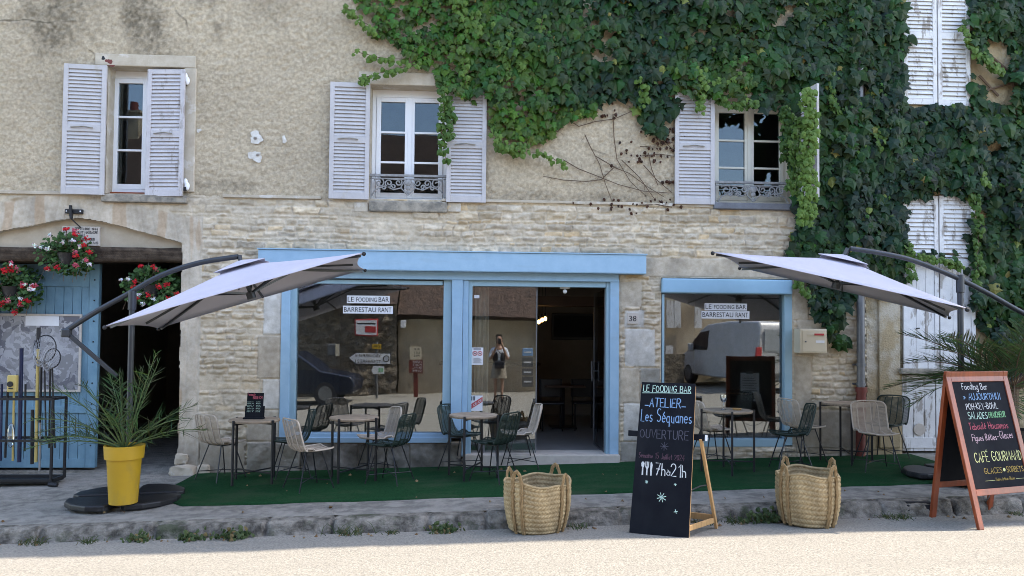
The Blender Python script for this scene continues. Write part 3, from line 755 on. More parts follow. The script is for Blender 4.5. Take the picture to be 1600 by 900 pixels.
# ---- rooms behind the glass
FZ = on_y(840, 706, .2).z
def room(x0, x1, y0, y1, z0, z1, wm, fm, par=house, back=None):
    w = MB(); w.box(x0-.1, x0, y0, y1, z0, z1).box(x1, x1+.1, y0, y1, z0, z1).box(x0-.1, x1+.1, y0, y1, z1, z1+.1)
    w.build('inner_wall', wm, par)
    MB().box(x0-.1, x1+.1, y1, y1+.1, z0, z1).build('back_wall', back or wm, par)
    MB().box(x0-.1, x1+.1, y0, y1, z0-.1, z0).build('inner_floor', fm, par)
bx0, bx1 = on_y(432, 500, .3).x, on_y(1246, 500, .3).x
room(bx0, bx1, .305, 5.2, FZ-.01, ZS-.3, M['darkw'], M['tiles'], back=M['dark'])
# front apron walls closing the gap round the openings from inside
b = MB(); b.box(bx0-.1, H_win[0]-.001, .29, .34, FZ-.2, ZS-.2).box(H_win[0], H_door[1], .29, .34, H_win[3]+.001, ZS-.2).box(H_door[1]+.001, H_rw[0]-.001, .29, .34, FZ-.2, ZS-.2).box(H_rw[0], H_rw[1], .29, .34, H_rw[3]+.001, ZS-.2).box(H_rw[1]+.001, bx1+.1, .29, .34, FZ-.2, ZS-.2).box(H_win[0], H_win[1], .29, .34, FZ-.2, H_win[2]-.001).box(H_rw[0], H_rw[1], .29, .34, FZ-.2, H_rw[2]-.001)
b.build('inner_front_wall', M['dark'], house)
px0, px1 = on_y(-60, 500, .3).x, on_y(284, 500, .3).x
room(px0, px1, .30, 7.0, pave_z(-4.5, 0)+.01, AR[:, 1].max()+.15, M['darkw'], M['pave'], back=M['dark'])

# ---- carriage arch: tympanum, beam, jamb
poly = [(x, z) for x, z in AR]; zb = on_y(120, 400, .1).z
MB().prism([(AR[0, 0]-.02, zb), (AR[-1, 0]+.05, zb)] + [(x, z+.04) for x, z in AR[::-1]], .085, .29).build('tympanum', M['tymp'], house)
b = MB()
n = len(AR)
for i in range(n-1):
    a, c = AR[i], AR[i+1]; b.quad((a[0], -.004, a[1]), (a[0], .1, a[1]), (c[0], .1, c[1]), (c[0], -.004, c[1]))
b.quad((AX1, -.004, -.8), (AX1, -.004, AR[-1, 1]), (AX1, .34, AR[-1, 1]), (AX1, .34, -.8))
b.build('arch_reveal', M['dressed'], house)
# squat guard stones at the foot of the jamb
c = on_y(287, 742, -.05)
for dx, dz, rx, rz, ry in ((.10, .0, .20, .11, .13), (.05, .17, .10, .08, .05), (.33, .02, .10, .09, .06)):
    bm_ = MB(); bm_.ball((0, 0, 0), 1, 22, 14); vv = []
    for v in bm_.v:
        q = Vector(v); m_ = max(abs(q.x), abs(q.y), abs(q.z)); q = q.lerp(q/m_*.82, .6); k = 1 + .30*float(fbm(np.array(q.x*1.6+dx*9+5), np.array(q.z*1.6+q.y*1.3+dz*7), 4, 77))
        vv.append((AX1+dx+q.x*rx*k, -.02+q.y*ry*k, pave_z(c.x, 0)+.03+dz+q.z*rz*k))
    bm_.v = vv; bm_.build('foot_stone', M['dressed'], house, smooth=True)
x0, x1, z0, z1 = rect(-60, 385, 286, 409, .03)
bb = MB(); N_ = 40
for i in range(N_):
    pass
xs = np.linspace(x0, x1-.01, 60); ang = np.linspace(0, 2*math.pi, 17)[:-1]
P = np.zeros((17, 60, 3)); cz = (z0+z1)/2 + .01*np.sin(xs*1.3); hh = (z1-z0)/2
for k, a in enumerate(list(ang)+[ang[0]]):
    sq = 1/max(abs(math.cos(a)), abs(math.sin(a)))*.93
    nn = .018*fbm(xs*1.2, np.full_like(xs, 3+math.cos(a)*4), 4, 80) + .010*fbm(xs*3, np.full_like(xs, math.sin(a)*9), 3, 81)
    P[k, :, 0] = xs; P[k, :, 1] = .17 + (.16+nn)*sq*math.cos(a); P[k, :, 2] = cz + (hh+nn)*sq*math.sin(a)
grid_mesh('oak_beam', P, np.ones((16, 59), bool), M['beam'], house)

# ---- the blue barn door, closed left leaf
def panel_door():
    x0, x1, z0, z1 = rect(-60, 411, 152, 731, .32)
    d = thing('barn_door', 'weathered blue plank barn door leaf closed in the carriage arch behind the fishing rack', 'door', ((x0+x1)/2, .36, z0))
    b = MB(); w = .118; x = x0
    while x < x1 - .13:
        xe = min(x + w, x1-.13); b.box(x+.003, xe-.003, .335+RS.uniform(-.002, .002), .38, z0+.02, z1-.02); x = xe
    b.build('planks', M['bluedoor'], d, bev=.004)
    f = MB(); f.box(x1-.128, x1, .318, .39, z0, z1)
    zc = on_y(120, 448, .32).z; f.box(x0, x1-.13, .318, .384, zc, z1-.001); zl = on_y(100, 640, .32).z
    f.box(x0, x1-.13, .3185, .333, zl-.05, zl+.05); f.box(x0, x1-.13, .3185, .385, z0, z0+.12)
    f.build('door_frame', M['bluedoor'], d, bev=.006)
    n = MB()
    for zz in np.arange(z0+.3, z1-.1, .28): n.ball((x1-.06, .316, zz), .011, 8, 5)
    n.build('nail_heads', M['iron'], d)
    # framed map on the door
    m = thing('framed_map', 'large framed black and white map hung on the blue barn door', 'poster', ((x0+x1)/2, .30, on_y(60, 612, .3).z))
    a0, a1, c0, c1 = rect(-60, 490, 127, 612, .30)
    MB().box(a0, a1-.02, .297, .306, c0+.02, c1-.02).build('map_sheet', M['map'], m)
    fr = MB(); fr.box(a0, a1, .288, .312, c1-.03, c1).box(a0, a1, .288, .312, c0, c0+.03).box(a1-.03, a1, .289, .311, c0+.03, c1-.03); fr.build('map_frame', M['marble'], m, bev=.003)
    k0, k1, l0, l1 = rect(40, 494, 92, 509, .295); MB().box(k0, k1, .2925, .2965, l0, l1).build('map_title_strip', M['paper'], m)
def map_mat():
    m = mat('map print', (.40, .40, .42), (.16, .16, .18), rough=.3, scale=3)
    nt = m.node_tree; N = nt.nodes; L = nt.links; b = N['Principled BSDF']
    v = N.new('ShaderNodeTexVoronoi'); v.inputs['Scale'].default_value = 9; v.feature = 'F1'
    tc = N.new('ShaderNodeTexCoord'); nz = N.new('ShaderNodeTexNoise'); nz.inputs['Scale'].default_value = 3; nz.inputs['Detail'].default_value = 6
    mm = N.new('ShaderNodeVectorMath'); mm.operation = 'ADD'; L.new(tc.outputs['Object'], mm.inputs[0]); L.new(nz.outputs['Color'], mm.inputs[1]); L.new(tc.outputs['Object'], nz.inputs['Vector'])
    L.new(mm.outputs[0], v.inputs['Vector'])
    cr = N.new('ShaderNodeValToRGB'); cr.color_ramp.interpolation = 'CONSTANT'
    e = cr.color_ramp.elements; e[0].color = (.13, .13, .15, 1); e[1].position = .3; e[1].color = (.30, .30, .32, 1)
    for p, c in ((.5, .20), (.68, .36), (.84, .24)):
        q = e.new(p); q.color = (c, c, c*1.05, 1)
    sp = N.new('ShaderNodeSeparateColor'); L.new(v.outputs['Color'], sp.inputs[0]); L.new(sp.outputs[0], cr.inputs[0]); L.new(cr.outputs[0], b.inputs['Base Color'])
    return m
M['map'] = map_mat()
panel_door()

# ================================================================== the neighbour on the right
nb = thing('neighbour_house', 'tan rendered neighbour house with peeling white closed shutters under the ivy', 'house', (XP, 0, 0))
XR = 28.0  # neighbour lengthened out of view to keep the pavement in shade
x0, x1, z0, z1 = rect(1409, 578, 1524, 706, 0); CD = (x0, x1, -.9, z1)
wall_plain(XP+.002, 9.6, -.9, 6.6, [CD], .02, M['plaster_n'], 'rendered_wall', nb, .02, 30, rough=.012)
wall_plain(9.6, XR, -.9, ZT, [], .3, M['plaster_n'], 'side_wall', nb, .02, 30); wall_plain(XP+.002, 9.6, 6.6, ZT, [], .3, M['plaster_n'], 'added_shade_wall', nb, 0, 30)  # unseen length and height added to block the sun
reveal(CD, .25, M['plaster_n'], nb, 'cellar_reveal', bottom=False)
roof('roof', XP+.03, XR, nb); MB().box(XR-.3, XR, .02, 8, -.9, ZT).box(XP+.01, XR, 7.8, 8.1, -.9, ZT).build('house_body', M['dark'], nb)  # unseen roof and walls, raised and lengthened to shade the pavement
stoneblk((1374, 440, 1407, 700), -.045, .05, M['plaster_n'], 'corner_pilaster', nb)
stoneblk((1408, 576, 1530, 585), -.10, .1, M['sillstone'], 'sill', nb)
b = MB()
x0, x1, z0, z1 = rect(1410, 586, 1462, 706, .03)
w = (x1-x0)/3
for k in range(3): b.box(x0+k*w+.003, x0+(k+1)*w-.003, .035, .07, z0+.01, z1-.006)
x2 = rect(1463, 586, 1524, 706, .03); w = (x2[1]-x2[0])/3
for k in range(3): b.box(x2[0]+k*w+.003, x2[0]+(k+1)*w-.003, .035, .07, z0+.01, z1-.006)
b.box(x0, x1, .022, .034, z0+.05, z0+.20); b.box(x2[0], x2[1], .022, .034, z0+.05, z0+.20)
cd = b.build('cellar_door', M['shutw'], nb, bev=.003)
c = on_y(1437, 671, .02); MB().tube([(c.x, .032, c.z), (c.x, .020, c.z)], .085, 20).build('cat_flap', M['marble'], cd, bev=.004)
def shn(px, Y, **k):
    x0, x1, z0, z1 = rect(*px, Y); return shutter(nb, x0, x1, z0, z1, Y, M['shutw'], latch=False, **k)
shn((1412, -30, 1464, 163), -.06, n1=12, n2=13, midt=.44); shn((1466, -30, 1516, 166), -.06, n1=12, n2=13, midt=.44)
shn((1412, 306, 1467, 576), -.06, n1=14, n2=0, midt=.40, solid=3); shn((1469, 306, 1524, 577), -.06, n1=14, n2=0, midt=.40, solid=3)
c = on_y(1434, 513, -.07); MB().box(c.x-.02, c.x+.02, -.085, -.062, c.z-.008, c.z+.008).build('shutter_catch', M['iron'], nb)
# downpipe
dp = thing('downpipe', 'grey zinc rain downpipe with a red brown foot between the two houses', 'drainpipe', (on_y(1345, 600, -.08).x, -.08, pave_z(5.2, 0)))
x = on_y(1345, 500, -.08).x; zt, zb, zj = 8.1, on_y(1343, 652, -.08).z, on_y(1343, 606, -.08).z
MB().tube([(x, -.075, zt), (x, -.075, zj)], .052, 16).build('pipe', M['zinc'], dp, smooth=True)
for py in (128, 350, 570, 600):
    b = MB(); z = on_y(1344, py, -.08).z; b.tube([(x, -.075, z-.02), (x, -.075, z+.02)], .064, 16); b.box(x-.09, x+.09, -.03, .01, z-.012, z+.012); b.build('pipe_collar', M['zinc'], dp)
b = MB(); b.tube([(x, -.085, zj+.01), (x, -.085, zj-.06)], .075, 16); b.tube([(x, -.085, zj-.06), (x-.01, -.085, zb-.05), (x-.02, -.09, pave_z(5.2, 0)-.05)], .062, 16); b.build('pipe_foot', M['oxide'], dp, smooth=True)
# ================================================================== lettering
def arc(cx, cy, rx, ry, a0, a1, n=9):
    return [(cx + rx*math.cos(R(a0+(a1-a0)*i/n)), cy + ry*math.sin(R(a0+(a1-a0)*i/n))) for i in range(n+1)]
G = {
 'A': [[(0,0),(.3,1),(.6,0)],[(.12,.36),(.48,.36)]], 'B': [[(0,0),(0,1)],[(0,1)]+arc(.25,.76,.25,.24,90,-90)+[(0,.52)],[(0,.52)]+arc(.28,.26,.28,.26,90,-90)+[(0,0)]],
 'C': [arc(.34,.5,.34,.5,50,310,12)], 'D': [[(0,0),(0,1)]+arc(.15,.5,.42,.5,90,-90,10)+[(0,0)]], 'E': [[(.5,1),(0,1),(0,0),(.5,0)],[(0,.52),(.4,.52)]],
 'F': [[(.5,1),(0,1),(0,0)],[(0,.52),(.38,.52)]], 'G': [arc(.34,.5,.34,.5,50,330,12)+[(.62,.45),(.36,.45)]], 'H': [[(0,0),(0,1)],[(.55,0),(.55,1)],[(0,.5),(.55,.5)]],
 'I': [[(.1,0),(.1,1)]], 'J': [[(.4,1),(.4,.2)]+arc(.2,.2,.2,.2,0,-170,7)], 'K': [[(0,0),(0,1)],[(.5,1),(0,.45),(.52,0)]], 'L': [[(0,1),(0,0),(.48,0)]],
 'M': [[(0,0),(.03,1),(.35,.3),(.67,1),(.7,0)]], 'N': [[(0,0),(0,1),(.55,0),(.55,1)]], 'O': [arc(.34,.5,.34,.5,90,450,14)], 'P': [[(0,0),(0,1)]+arc(.22,.74,.28,.26,90,-90)+[(0,.48)]],
 'Q': [arc(.34,.5,.34,.5,90,450,14),[(.4,.25),(.68,-.05)]], 'R': [[(0,0),(0,1)]+arc(.22,.74,.28,.26,90,-90)+[(0,.48)],[(.22,.48),(.54,0)]], 'S': [arc(.28,.75,.25,.25,40,270,9)+arc(.26,.25,.26,.25,90,-140,9)],
 'T': [[(0,1),(.6,1)],[(.3,1),(.3,0)]], 'U': [[(0,1),(0,.28)]+arc(.27,.28,.27,.28,180,360,9)+[(.54,1)]], 'V': [[(0,1),(.3,0),(.6,1)]], 'W': [[(0,1),(.2,0),(.4,.7),(.6,0),(.8,1)]], 'X': [[(0,0),(.55,1)],[(0,1),(.55,0)]], 'Y': [[(0,1),(.28,.5),(.56,1)],[(.28,.5),(.28,0)]], 'Z': [[(0,1),(.52,1),(0,0),(.54,0)]],
 'a': [arc(.22,.26,.22,.26,60,400,12),[(.44,.52),(.44,0)]], 'b': [[(0,1),(0,0)],arc(.22,.26,.22,.26,180,-180,12)], 'c': [arc(.24,.26,.22,.26,50,310,10)], 'd': [arc(.22,.26,.22,.26,60,400,12),[(.44,1),(.44,0)]],
 'e': [[(.02,.28),(.43,.28)]+arc(.23,.27,.21,.25,5,310,11)], 'f': [arc(.3,.82,.16,.18,60,180,6)+[(.14,0)],[(0,.52),(.32,.52)]], 'g': [arc(.22,.26,.22,.26,60,400,12),[(.44,.52),(.44,-.18)]+arc(.22,-.18,.22,.18,0,-160,7)],
 'h': [[(0,1),(0,0)],[(0,.3)]+arc(.2,.3,.2,.22,180,0,7)+[(.4,0)]], 'i': [[(.05,.52),(.05,0)],[(.05,.7),(.06,.76)]], 'k': [[(0,1),(0,0)],[(.36,.52),(0,.2),(.38,0)]], 'l': [[(.05,1),(.05,.1),(.14,0)]], 'm': [[(0,.52),(0,0)],[(0,.34)]+arc(.16,.34,.16,.18,180,0,6)+[(.32,0)],[(.32,.34)]+arc(.48,.34,.16,.18,180,0,6)+[(.64,0)]],
 'n': [[(0,.52),(0,0)],[(0,.3)]+arc(.2,.3,.2,.22,180,0,7)+[(.4,0)]], 'o': [arc(.23,.26,.23,.26,90,450,12)], 'p': [[(0,.52),(0,-.36)],arc(.22,.26,.22,.26,180,-180,12)], 'q': [arc(.22,.26,.22,.26,60,400,12),[(.44,.52),(.44,-.36),(.52,-.28)]],
 'r': [[(0,.52),(0,0)],[(0,.3)]+arc(.18,.3,.18,.22,180,50,5)], 's': [arc(.18,.39,.16,.13,50,270,7)+arc(.18,.13,.17,.13,90,-150,7)], 't': [[(.14,.85),(.14,.1)]+arc(.24,.1,.1,.1,180,300,4),[(0,.54),(.32,.54)]], 'u': [[(0,.52),(0,.2)]+arc(.2,.2,.2,.2,180,360,7)+[(.4,.52),(.4,0)]], 'y': [[(0,.52),(.2,.02)],[(.42,.52),(.12,-.34)]], 'v': [[(0,.52),(.2,0),(.4,.52)]],
 '0': [arc(.28,.5,.28,.5,90,450,14)], '1': [[(.05,.78),(.25,1),(.25,0)]], '2': [arc(.26,.73,.26,.27,170,-30,9)+[(.0,.0),(.54,0)]], '3': [arc(.25,.75,.24,.25,150,-80,8)+arc(.25,.26,.27,.26,80,-150,9)], '4': [[(.42,0),(.42,1),(0,.32),(.56,.32)]], '5': [[(.5,1),(.08,1),(.05,.56)]+arc(.25,.32,.26,.3,120,-150,9)], '7': [[(0,1),(.5,1),(.18,0)],[(.12,.5),(.46,.5)]], '8': [arc(.27,.75,.22,.25,-90,270,12),arc(.27,.25,.27,.25,90,450,12)], '9': [arc(.26,.72,.24,.28,0,360,12),[(.5,.72),(.45,.3),(.2,0)]],
 '-': [[(.05,.45),(.4,.45)]], '_': [[(0,.12),(.5,.12)]], "'": [[(.06,1),(.03,.78)]], '.': [[(.05,0),(.08,.05)]], ',': [[(.08,.06),(.02,-.12)]], '»': [[(0,.6),(.2,.4),(0,.2)],[(.2,.6),(.4,.4),(.2,.2)]], ' ': [],
}
ACC = {'É': ('E', 'up'), 'é': ('e', 'up'), 'ô': ('o', 'hat'), 'Ï': ('I', 'dot'), 'î': ('i', 'hat'), 'È': ('E', 'dn'), 'à': ('a', 'dn'), 'Ç': ('C', 'ced'), 'Â': ('A', 'hat'), 'Ô': ('O', 'hat')}
def strokes(txt, jit=.03, rnd=None):
    rnd = rnd or random.Random(len(txt)*7+3)
    out = []; x = 0
    for ch in txt:
        acc = None
        if ch in ACC: base, acc = ACC[ch]
        else: base = ch
        g = G.get(base, [])
        w = max([p[0] for s in g for p in s] or [.3])
        s1 = 1 + rnd.uniform(-.08, .08); dy = rnd.uniform(-1, 1)*jit; sl = rnd.uniform(-.06, .06)
        for s in g: out.append([(x + p[0]*s1 + sl*p[1], p[1]*s1 + dy) for p in s])
        h = 1.0 if base.isupper() else .54
        if acc == 'up': out.append([(x+w*.4, h+.1+dy), (x+w*.75, h+.28+dy)])
        if acc == 'dn': out.append([(x+w*.7, h+.08+dy), (x+w*.3, h+.26+dy)])
        if acc == 'hat': out.append([(x+w*.2, h+.08+dy), (x+w*.5, h+.24+dy), (x+w*.8, h+.08+dy)])
        if acc == 'dot': out.append([(x+w*.2, h+.14), (x+w*.3, h+.17)])
        x += w*s1 + .23
    return out, max(x - .2, .1)
def ribbon(mb, pts, w, fr):
    """flat chalk line in a local frame: fr(u, v) -> world point"""
    pts = [Vector((p[0], p[1])) for p in pts]
    n = len(pts)
    if n < 2: return
    L_, R_ = [], []
    for i, p in enumerate(pts):
        t = (pts[min(i+1, n-1)] - pts[max(i-1, 0)])
        if t.length < 1e-9: t = Vector((1, 0))
        t.normalize(); q = Vector((-t.y, t.x))*w*.5*random.uniform(.75, 1.2)
        e = t*(w*.4) if i == n-1 else (t*(-w*.4) if i == 0 else Vector((0, 0)))
        q = q*.80; L_.append(p+q+e); R_.append(p-q+e)
    vs = [fr(p.x, p.y) for p in L_] + [fr(p.x, p.y) for p in R_]
    mb._add(vs, [(i, i+n, i+1+n, i+1) for i in range(n-1)])
def write(mb, txt, fr, u, v, h, width=None, w=.01,  jit=.03, align='l', slope=0):
    ss, W = strokes(txt, jit); k = h; kx = (width/W) if width else h
    x0 = u - (W*kx/2 if align == 'c' else 0)
    for s in ss: ribbon(mb, [(x0+p[0]*kx, v+p[1]*k+slope*p[0]*kx) for p in s], w, fr)
def plane_y(Y):                         # frame on a plane facing the street
    return lambda u, v: Vector((u, Y, v))
def print_text(name, txt, m, parent, x, z, Y, h, width=None, align='CENTER', rot=None, flip=False, space=1.0):
    cu = bpy.data.curves.new('print', 'FONT'); cu.body = txt; cu.align_x = align; cu.size = 1.0; cu.resolution_u = 3; cu.space_character = space
    ob = bpy.data.objects.new('print', cu)
    me = bpy.data.meshes.new_from_object(ob)
    n = len(me.vertices); co = np.zeros(n*3, np.float32); me.vertices.foreach_get('co', co); co = co.reshape(-1, 3)
    a, b = co[:, :2].min(0), co[:, :2].max(0)
    s = h/max(b[1]-a[1], 1e-6); sx = s if width is None else width/max(b[0]-a[0], 1e-6)
    cx = (a[0]+b[0])/2; off = origin_of(parent)
    out = np.stack([x + (co[:, 0]-cx)*sx*(-1 if flip else 1), np.full(n, Y), z + (co[:, 1]-a[1])*s], -1)
    if rot: out = np.array([rot @ Vector(p) for p in out])
    out = out - np.array(off)
    me.vertices.foreach_set('co', out.astype(np.float32).ravel()); me.update()
    me.materials.clear(); me.materials.append(m); me.name = name
    bpy.data.objects.remove(ob); bpy.data.curves.remove(cu)
    o = bpy.data.objects.new(name, me); COL.objects.link(o); o.parent = parent; KIDS.setdefault(parent.name, []).append(o)
    return o

# ================================================================== ivy
def inpoly(px, py, poly):
    poly = np.array(poly, float); x, y = np.asarray(px), np.asarray(py); c = np.zeros(x.shape, bool)
    j = len(poly)-1
    for i in range(len(poly)):
        xi, yi = poly[i]; xj, yj = poly[j]
        c ^= ((yi > y) != (yj > y)) & (x < (xj-xi)*(y-yi)/(yj-yi+1e-12)+xi); j = i
    return c
IVY = [(545,-60),(560,0),(588,26),(582,51),(620,74),(637,93),(669,110),(682,132),(698,142),(762,142),(765,209),(778,219),(800,212),(817,206),(859,200),(894,184),(920,171),(905,157),(920,148),(991,151),(1000,172),(1011,193),(1040,199),(1053,160),(1064,147),(1091,150),(1117,146),(1140,152),(1181,157),(1221,150),(1227,166),(1226,233),(1238,244),(1248,330),(1243,400),(1250,429),(1265,445),(1270,475),(1280,505),(1297,532),(1307,537),(1322,510),(1332,485),(1332,450),(1345,436),(1395,427),(1425,440),(1422,395),(1426,310),(1440,303),(1520,301),(1521,330),(1519,400),(1480,392),(1430,396),(1432,408),(1520,420),(1524,490),(1560,545),(1720,620),(1720,-60),(1500,-60),(1508,20),(1518,60),(1528,100),(1524,150),(1516,162),(1410,162),(1412,80),(1424,50),(1416,20),(1412,-60)]
BARE = [(1556,95,26,42),(1226,20,20,20),(1343,136,9,26),(1560,225,24,12),(795,135,14,8),(833,136,12,9),(1300,250,0,0),(1565,140,18,20),(1170,138,45,9)]
LEAF5 = [(0,0),(.20,-.10),(.50,.02),(.36,.30),(.58,.52),(.26,.62),(.0,1.0),(-.26,.62),(-.58,.52),(-.36,.30),(-.50,.02),(-.20,-.10)]
LEAFR = [(0,0),(.30,-.05),(.48,.25),(.38,.6),(0,1.0),(-.38,.6),(-.48,.25),(-.30,-.05)]
class Leaves:
    def __init__(s): s.v = []; s.f = []; s.c = []; s.n = 0
    def add(s, p, size, down, nrm, col, shape=LEAF5, fold=.18):
        down = down.normalized(); x = nrm.cross(down).normalized(); nn = down.cross(x).normalized()*(-1)
        if nn.dot(nrm) < 0: nn = -nn
        n = len(shape); s.v.append(p + down*size*.42 + nn*size*fold*.5)
        for (a, b) in shape: s.v.append(p + x*(a*size) + down*(b*size) - nn*(abs(a)*size*fold*1.6 + b*b*size*fold*.8))
        s.f += [(s.n, s.n+1+k, s.n+1+(k+1) % n) for k in range(n)]
        s.c += [(*col, 1)]*(n+1); s.n += n+1
    def build(s, name, m, parent):
        off = origin_of(parent); me = bpy.data.meshes.new(name); me.from_pydata([tuple(v-off) for v in s.v], [], s.f)
        at = me.color_attributes.new('tint', 'FLOAT_COLOR', 'POINT'); at.data.foreach_set('color', np.array(s.c, np.float32).ravel())
        me.materials.append(m); o = bpy.data.objects.new(name, me); COL.objects.link(o); o.parent = parent; KIDS.setdefault(parent.name, []).append(o); return o
def mixc(a, b, t): return tuple(a[i]*(1-t)+b[i]*t for i in range(3))
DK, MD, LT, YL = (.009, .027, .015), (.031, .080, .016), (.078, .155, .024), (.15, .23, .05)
ivy = thing('climbing_ivy', 'great mass of dark green climbing ivy hanging over the upper wall and the house corner', 'ivy', on_y(1300, 430, -.05))
def build_ivy():
    lv = Leaves(); rnd = random.Random(5)
    N = 20500
    px = RS.uniform(530, 1720, N*2); py = RS.uniform(-60, 600, N*2)
    wx = px + 26*vn(px/28, py/28, 90) + 10*vn(px/9, py/9, 91); wy = py + 26*vn(px/28, py/28, 92) + 10*vn(px/9, py/9, 93)
    ok = inpoly(wx, wy, IVY)
    for (a, b, ra, rb) in BARE:
        if ra: ok &= ((wx-a)/ra)**2 + ((wy-b)/rb)**2 > 1
    dens = fbm(px/60, py/60, 3, 95); ok &= (RS.rand(N*2) < .80 + dens)
    clump = fbm(px/34, py/34, 3, 97); tone = fbm(px/90, py/70, 3, 99); clump2 = fbm(px/70, py/45, 3, 101)
    cnt = 0
    for i in np.nonzero(ok)[0]:
        X, Y_ = px[i], py[i]
        if 1414 < X < 1522 and (303 < Y_ < 600 or Y_ < 158) and rnd.random() < .90: continue
        if 699 < X < 765 and 148 < Y_ < 330 and rnd.random() < .93: continue
        right = min(max((X - 650)/360, 0), 1)
        if Y_ > 160 and X < 940: right *= .2
        if 1050 < X < 1180 and 85 < Y_ < 150: right *= .6
        bulge = .07 + .20*max(clump[i]+.15, 0) + .14*max(clump2[i], 0)
        depth = rnd.random()**.7
        p = on_y(X, Y_, -.03 - bulge*depth)
        low = rnd.random() < .07
        if 1330 < X < 1358 and depth < .6 and Y_ < 430: depth = .8; p = on_y(X, Y_, -.17 - .05*rnd.random())
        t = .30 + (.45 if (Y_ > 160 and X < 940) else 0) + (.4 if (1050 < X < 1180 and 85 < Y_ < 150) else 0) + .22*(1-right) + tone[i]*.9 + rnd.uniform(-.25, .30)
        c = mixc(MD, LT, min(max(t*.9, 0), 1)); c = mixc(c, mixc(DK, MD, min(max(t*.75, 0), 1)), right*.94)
        if low: c = mixc(c, LT, .55)
        c = tuple(v*rnd.uniform(.7, 1.3) for v in c)
        if rnd.random() < .012: c = mixc(YL, (.22, .15, .05), rnd.random())
        sz = (.050 + .088*rnd.random()**1.5)*(1 + .55*right) if not low else rnd.uniform(.05, .08)
        yaw = rnd.gauss(0, .55); tilt = rnd.gauss(.60, .25)
        down = Vector((math.sin(yaw)*.9, -math.sin(tilt)*.55, -1))
        nrm = Vector((rnd.gauss(0, .35), -1, math.sin(tilt)*.9 + rnd.gauss(0, .2)))
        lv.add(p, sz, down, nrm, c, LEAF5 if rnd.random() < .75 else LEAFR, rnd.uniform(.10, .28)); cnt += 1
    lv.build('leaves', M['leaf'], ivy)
    # trailing light-green shoots and creeping tips
    st = MB(); tl = Leaves()
    runs = [([(540,12),(560,28),(585,48)],.8,8),([(560,82),(600,92),(632,92)],.8,8),([(560,124),(600,112),(650,100)],.75,8),([(765,205),(800,236),(840,238),(882,256)],.75,10),([(775,222),(790,232),(822,222)],.6,12),
            ([(690,138),(694,170),(690,205),(697,250)],.35,16),([(700,150),(705,180),(700,215)],.3,10),([(712,-8),(718,30)],.7,7),([(722,0),(728,48)],.6,8),([(775,35),(782,75),(796,112)],.55,9),([(796,45),(797,85),(788,126)],.55,9),([(847,25),(844,62),(853,92)],.5,8),([(724,75),(729,130)],.7,8),([(742,20),(746,52)],.7,7),([(815,90),(817,108)],.6,6),
            ([(1095,105),(1098,140),(1094,172)],.75,12),([(1003,120),(1008,165)],.65,9),([(1060,110),(1110,130),(1150,120)],.7,14),([(1120,150),(1150,165),(1185,160)],.4,12),([(1250,420),(1252,440),(1262,460)],.55,8),([(1505,42),(1522,78),(1548,98),(1560,108)],.6,24),([(1430,398),(1470,404),(1500,415)],.65,16),([(1418,380),(1424,435)],.5,10),
            ([(1262,140),(1268,190),(1262,240),(1266,300),(1256,345)],.80,62),([(1252,180),(1246,240),(1240,300)],.45,34),([(1226,165),(1230,200),(1226,245)],.2,30),([(1303,112),(1300,150),(1306,175)],.5,10),([(1380,435),(1383,460)],.5,6),([(1360,440),(1364,452)],.5,5),([(1370,200),(1376,232)],.45,8),([(1520,300),(1530,360),(1526,440)],.3,22),([(1535,270),(1540,285)],.75,5)]
    for pts, li, n in runs:
        w0 = -.66 if abs(pts[0][0]-1262) < 2 else (-.45 if abs(pts[0][0]-1252) < 2 else -.12)
        W = []
        for k in range(n*2+1):
            t = k/(n*2)*(len(pts)-1); j = min(int(t), len(pts)-2); f = t-j
            W.append(on_y(pts[j][0]*(1-f)+pts[j+1][0]*f + rnd.uniform(-2, 2), pts[j][1]*(1-f)+pts[j+1][1]*f, w0 - .05*rnd.random()))
        st.tube(W, .005, 4)
        for k, p in enumerate(W):
            for _ in range(3 if n > 30 else 2):
                c = mixc(MD, mixc(LT, YL, .45), min(max(li + rnd.uniform(-.25, .25), 0), 1))
                sp = .09 if n > 30 else .055
                tl.add(p + Vector((rnd.uniform(-sp, sp), rnd.uniform(-.05, .03), rnd.uniform(-.04, .04))), rnd.uniform(.05, .10), Vector((rnd.gauss(0, .5), -.3, -1)), Vector((rnd.gauss(0, .5), -1, .5+rnd.gauss(0, .3))), c, LEAFR if rnd.random() < .6 else LEAF5, .2)
    st.build('shoots', M['bark'], ivy); tl.build('young_leaves', M['leaf'], ivy)
    # woody stems seen in the gaps
    s2 = MB()
    for pts in ([(1530,55),(1545,85),(1575,110),(1590,150)],[(1560,150),(1530,118)],[(1526,160),(1545,140),(1580,130)],[(1470,395),(1600,420)],[(1335,180),(1328,300),(1340,430)]):
        s2.tube([on_y(a, b, -.04) for a, b in pts], .016, 6)
    s2.build('stems', M['bark'], ivy, smooth=True)
build_ivy()
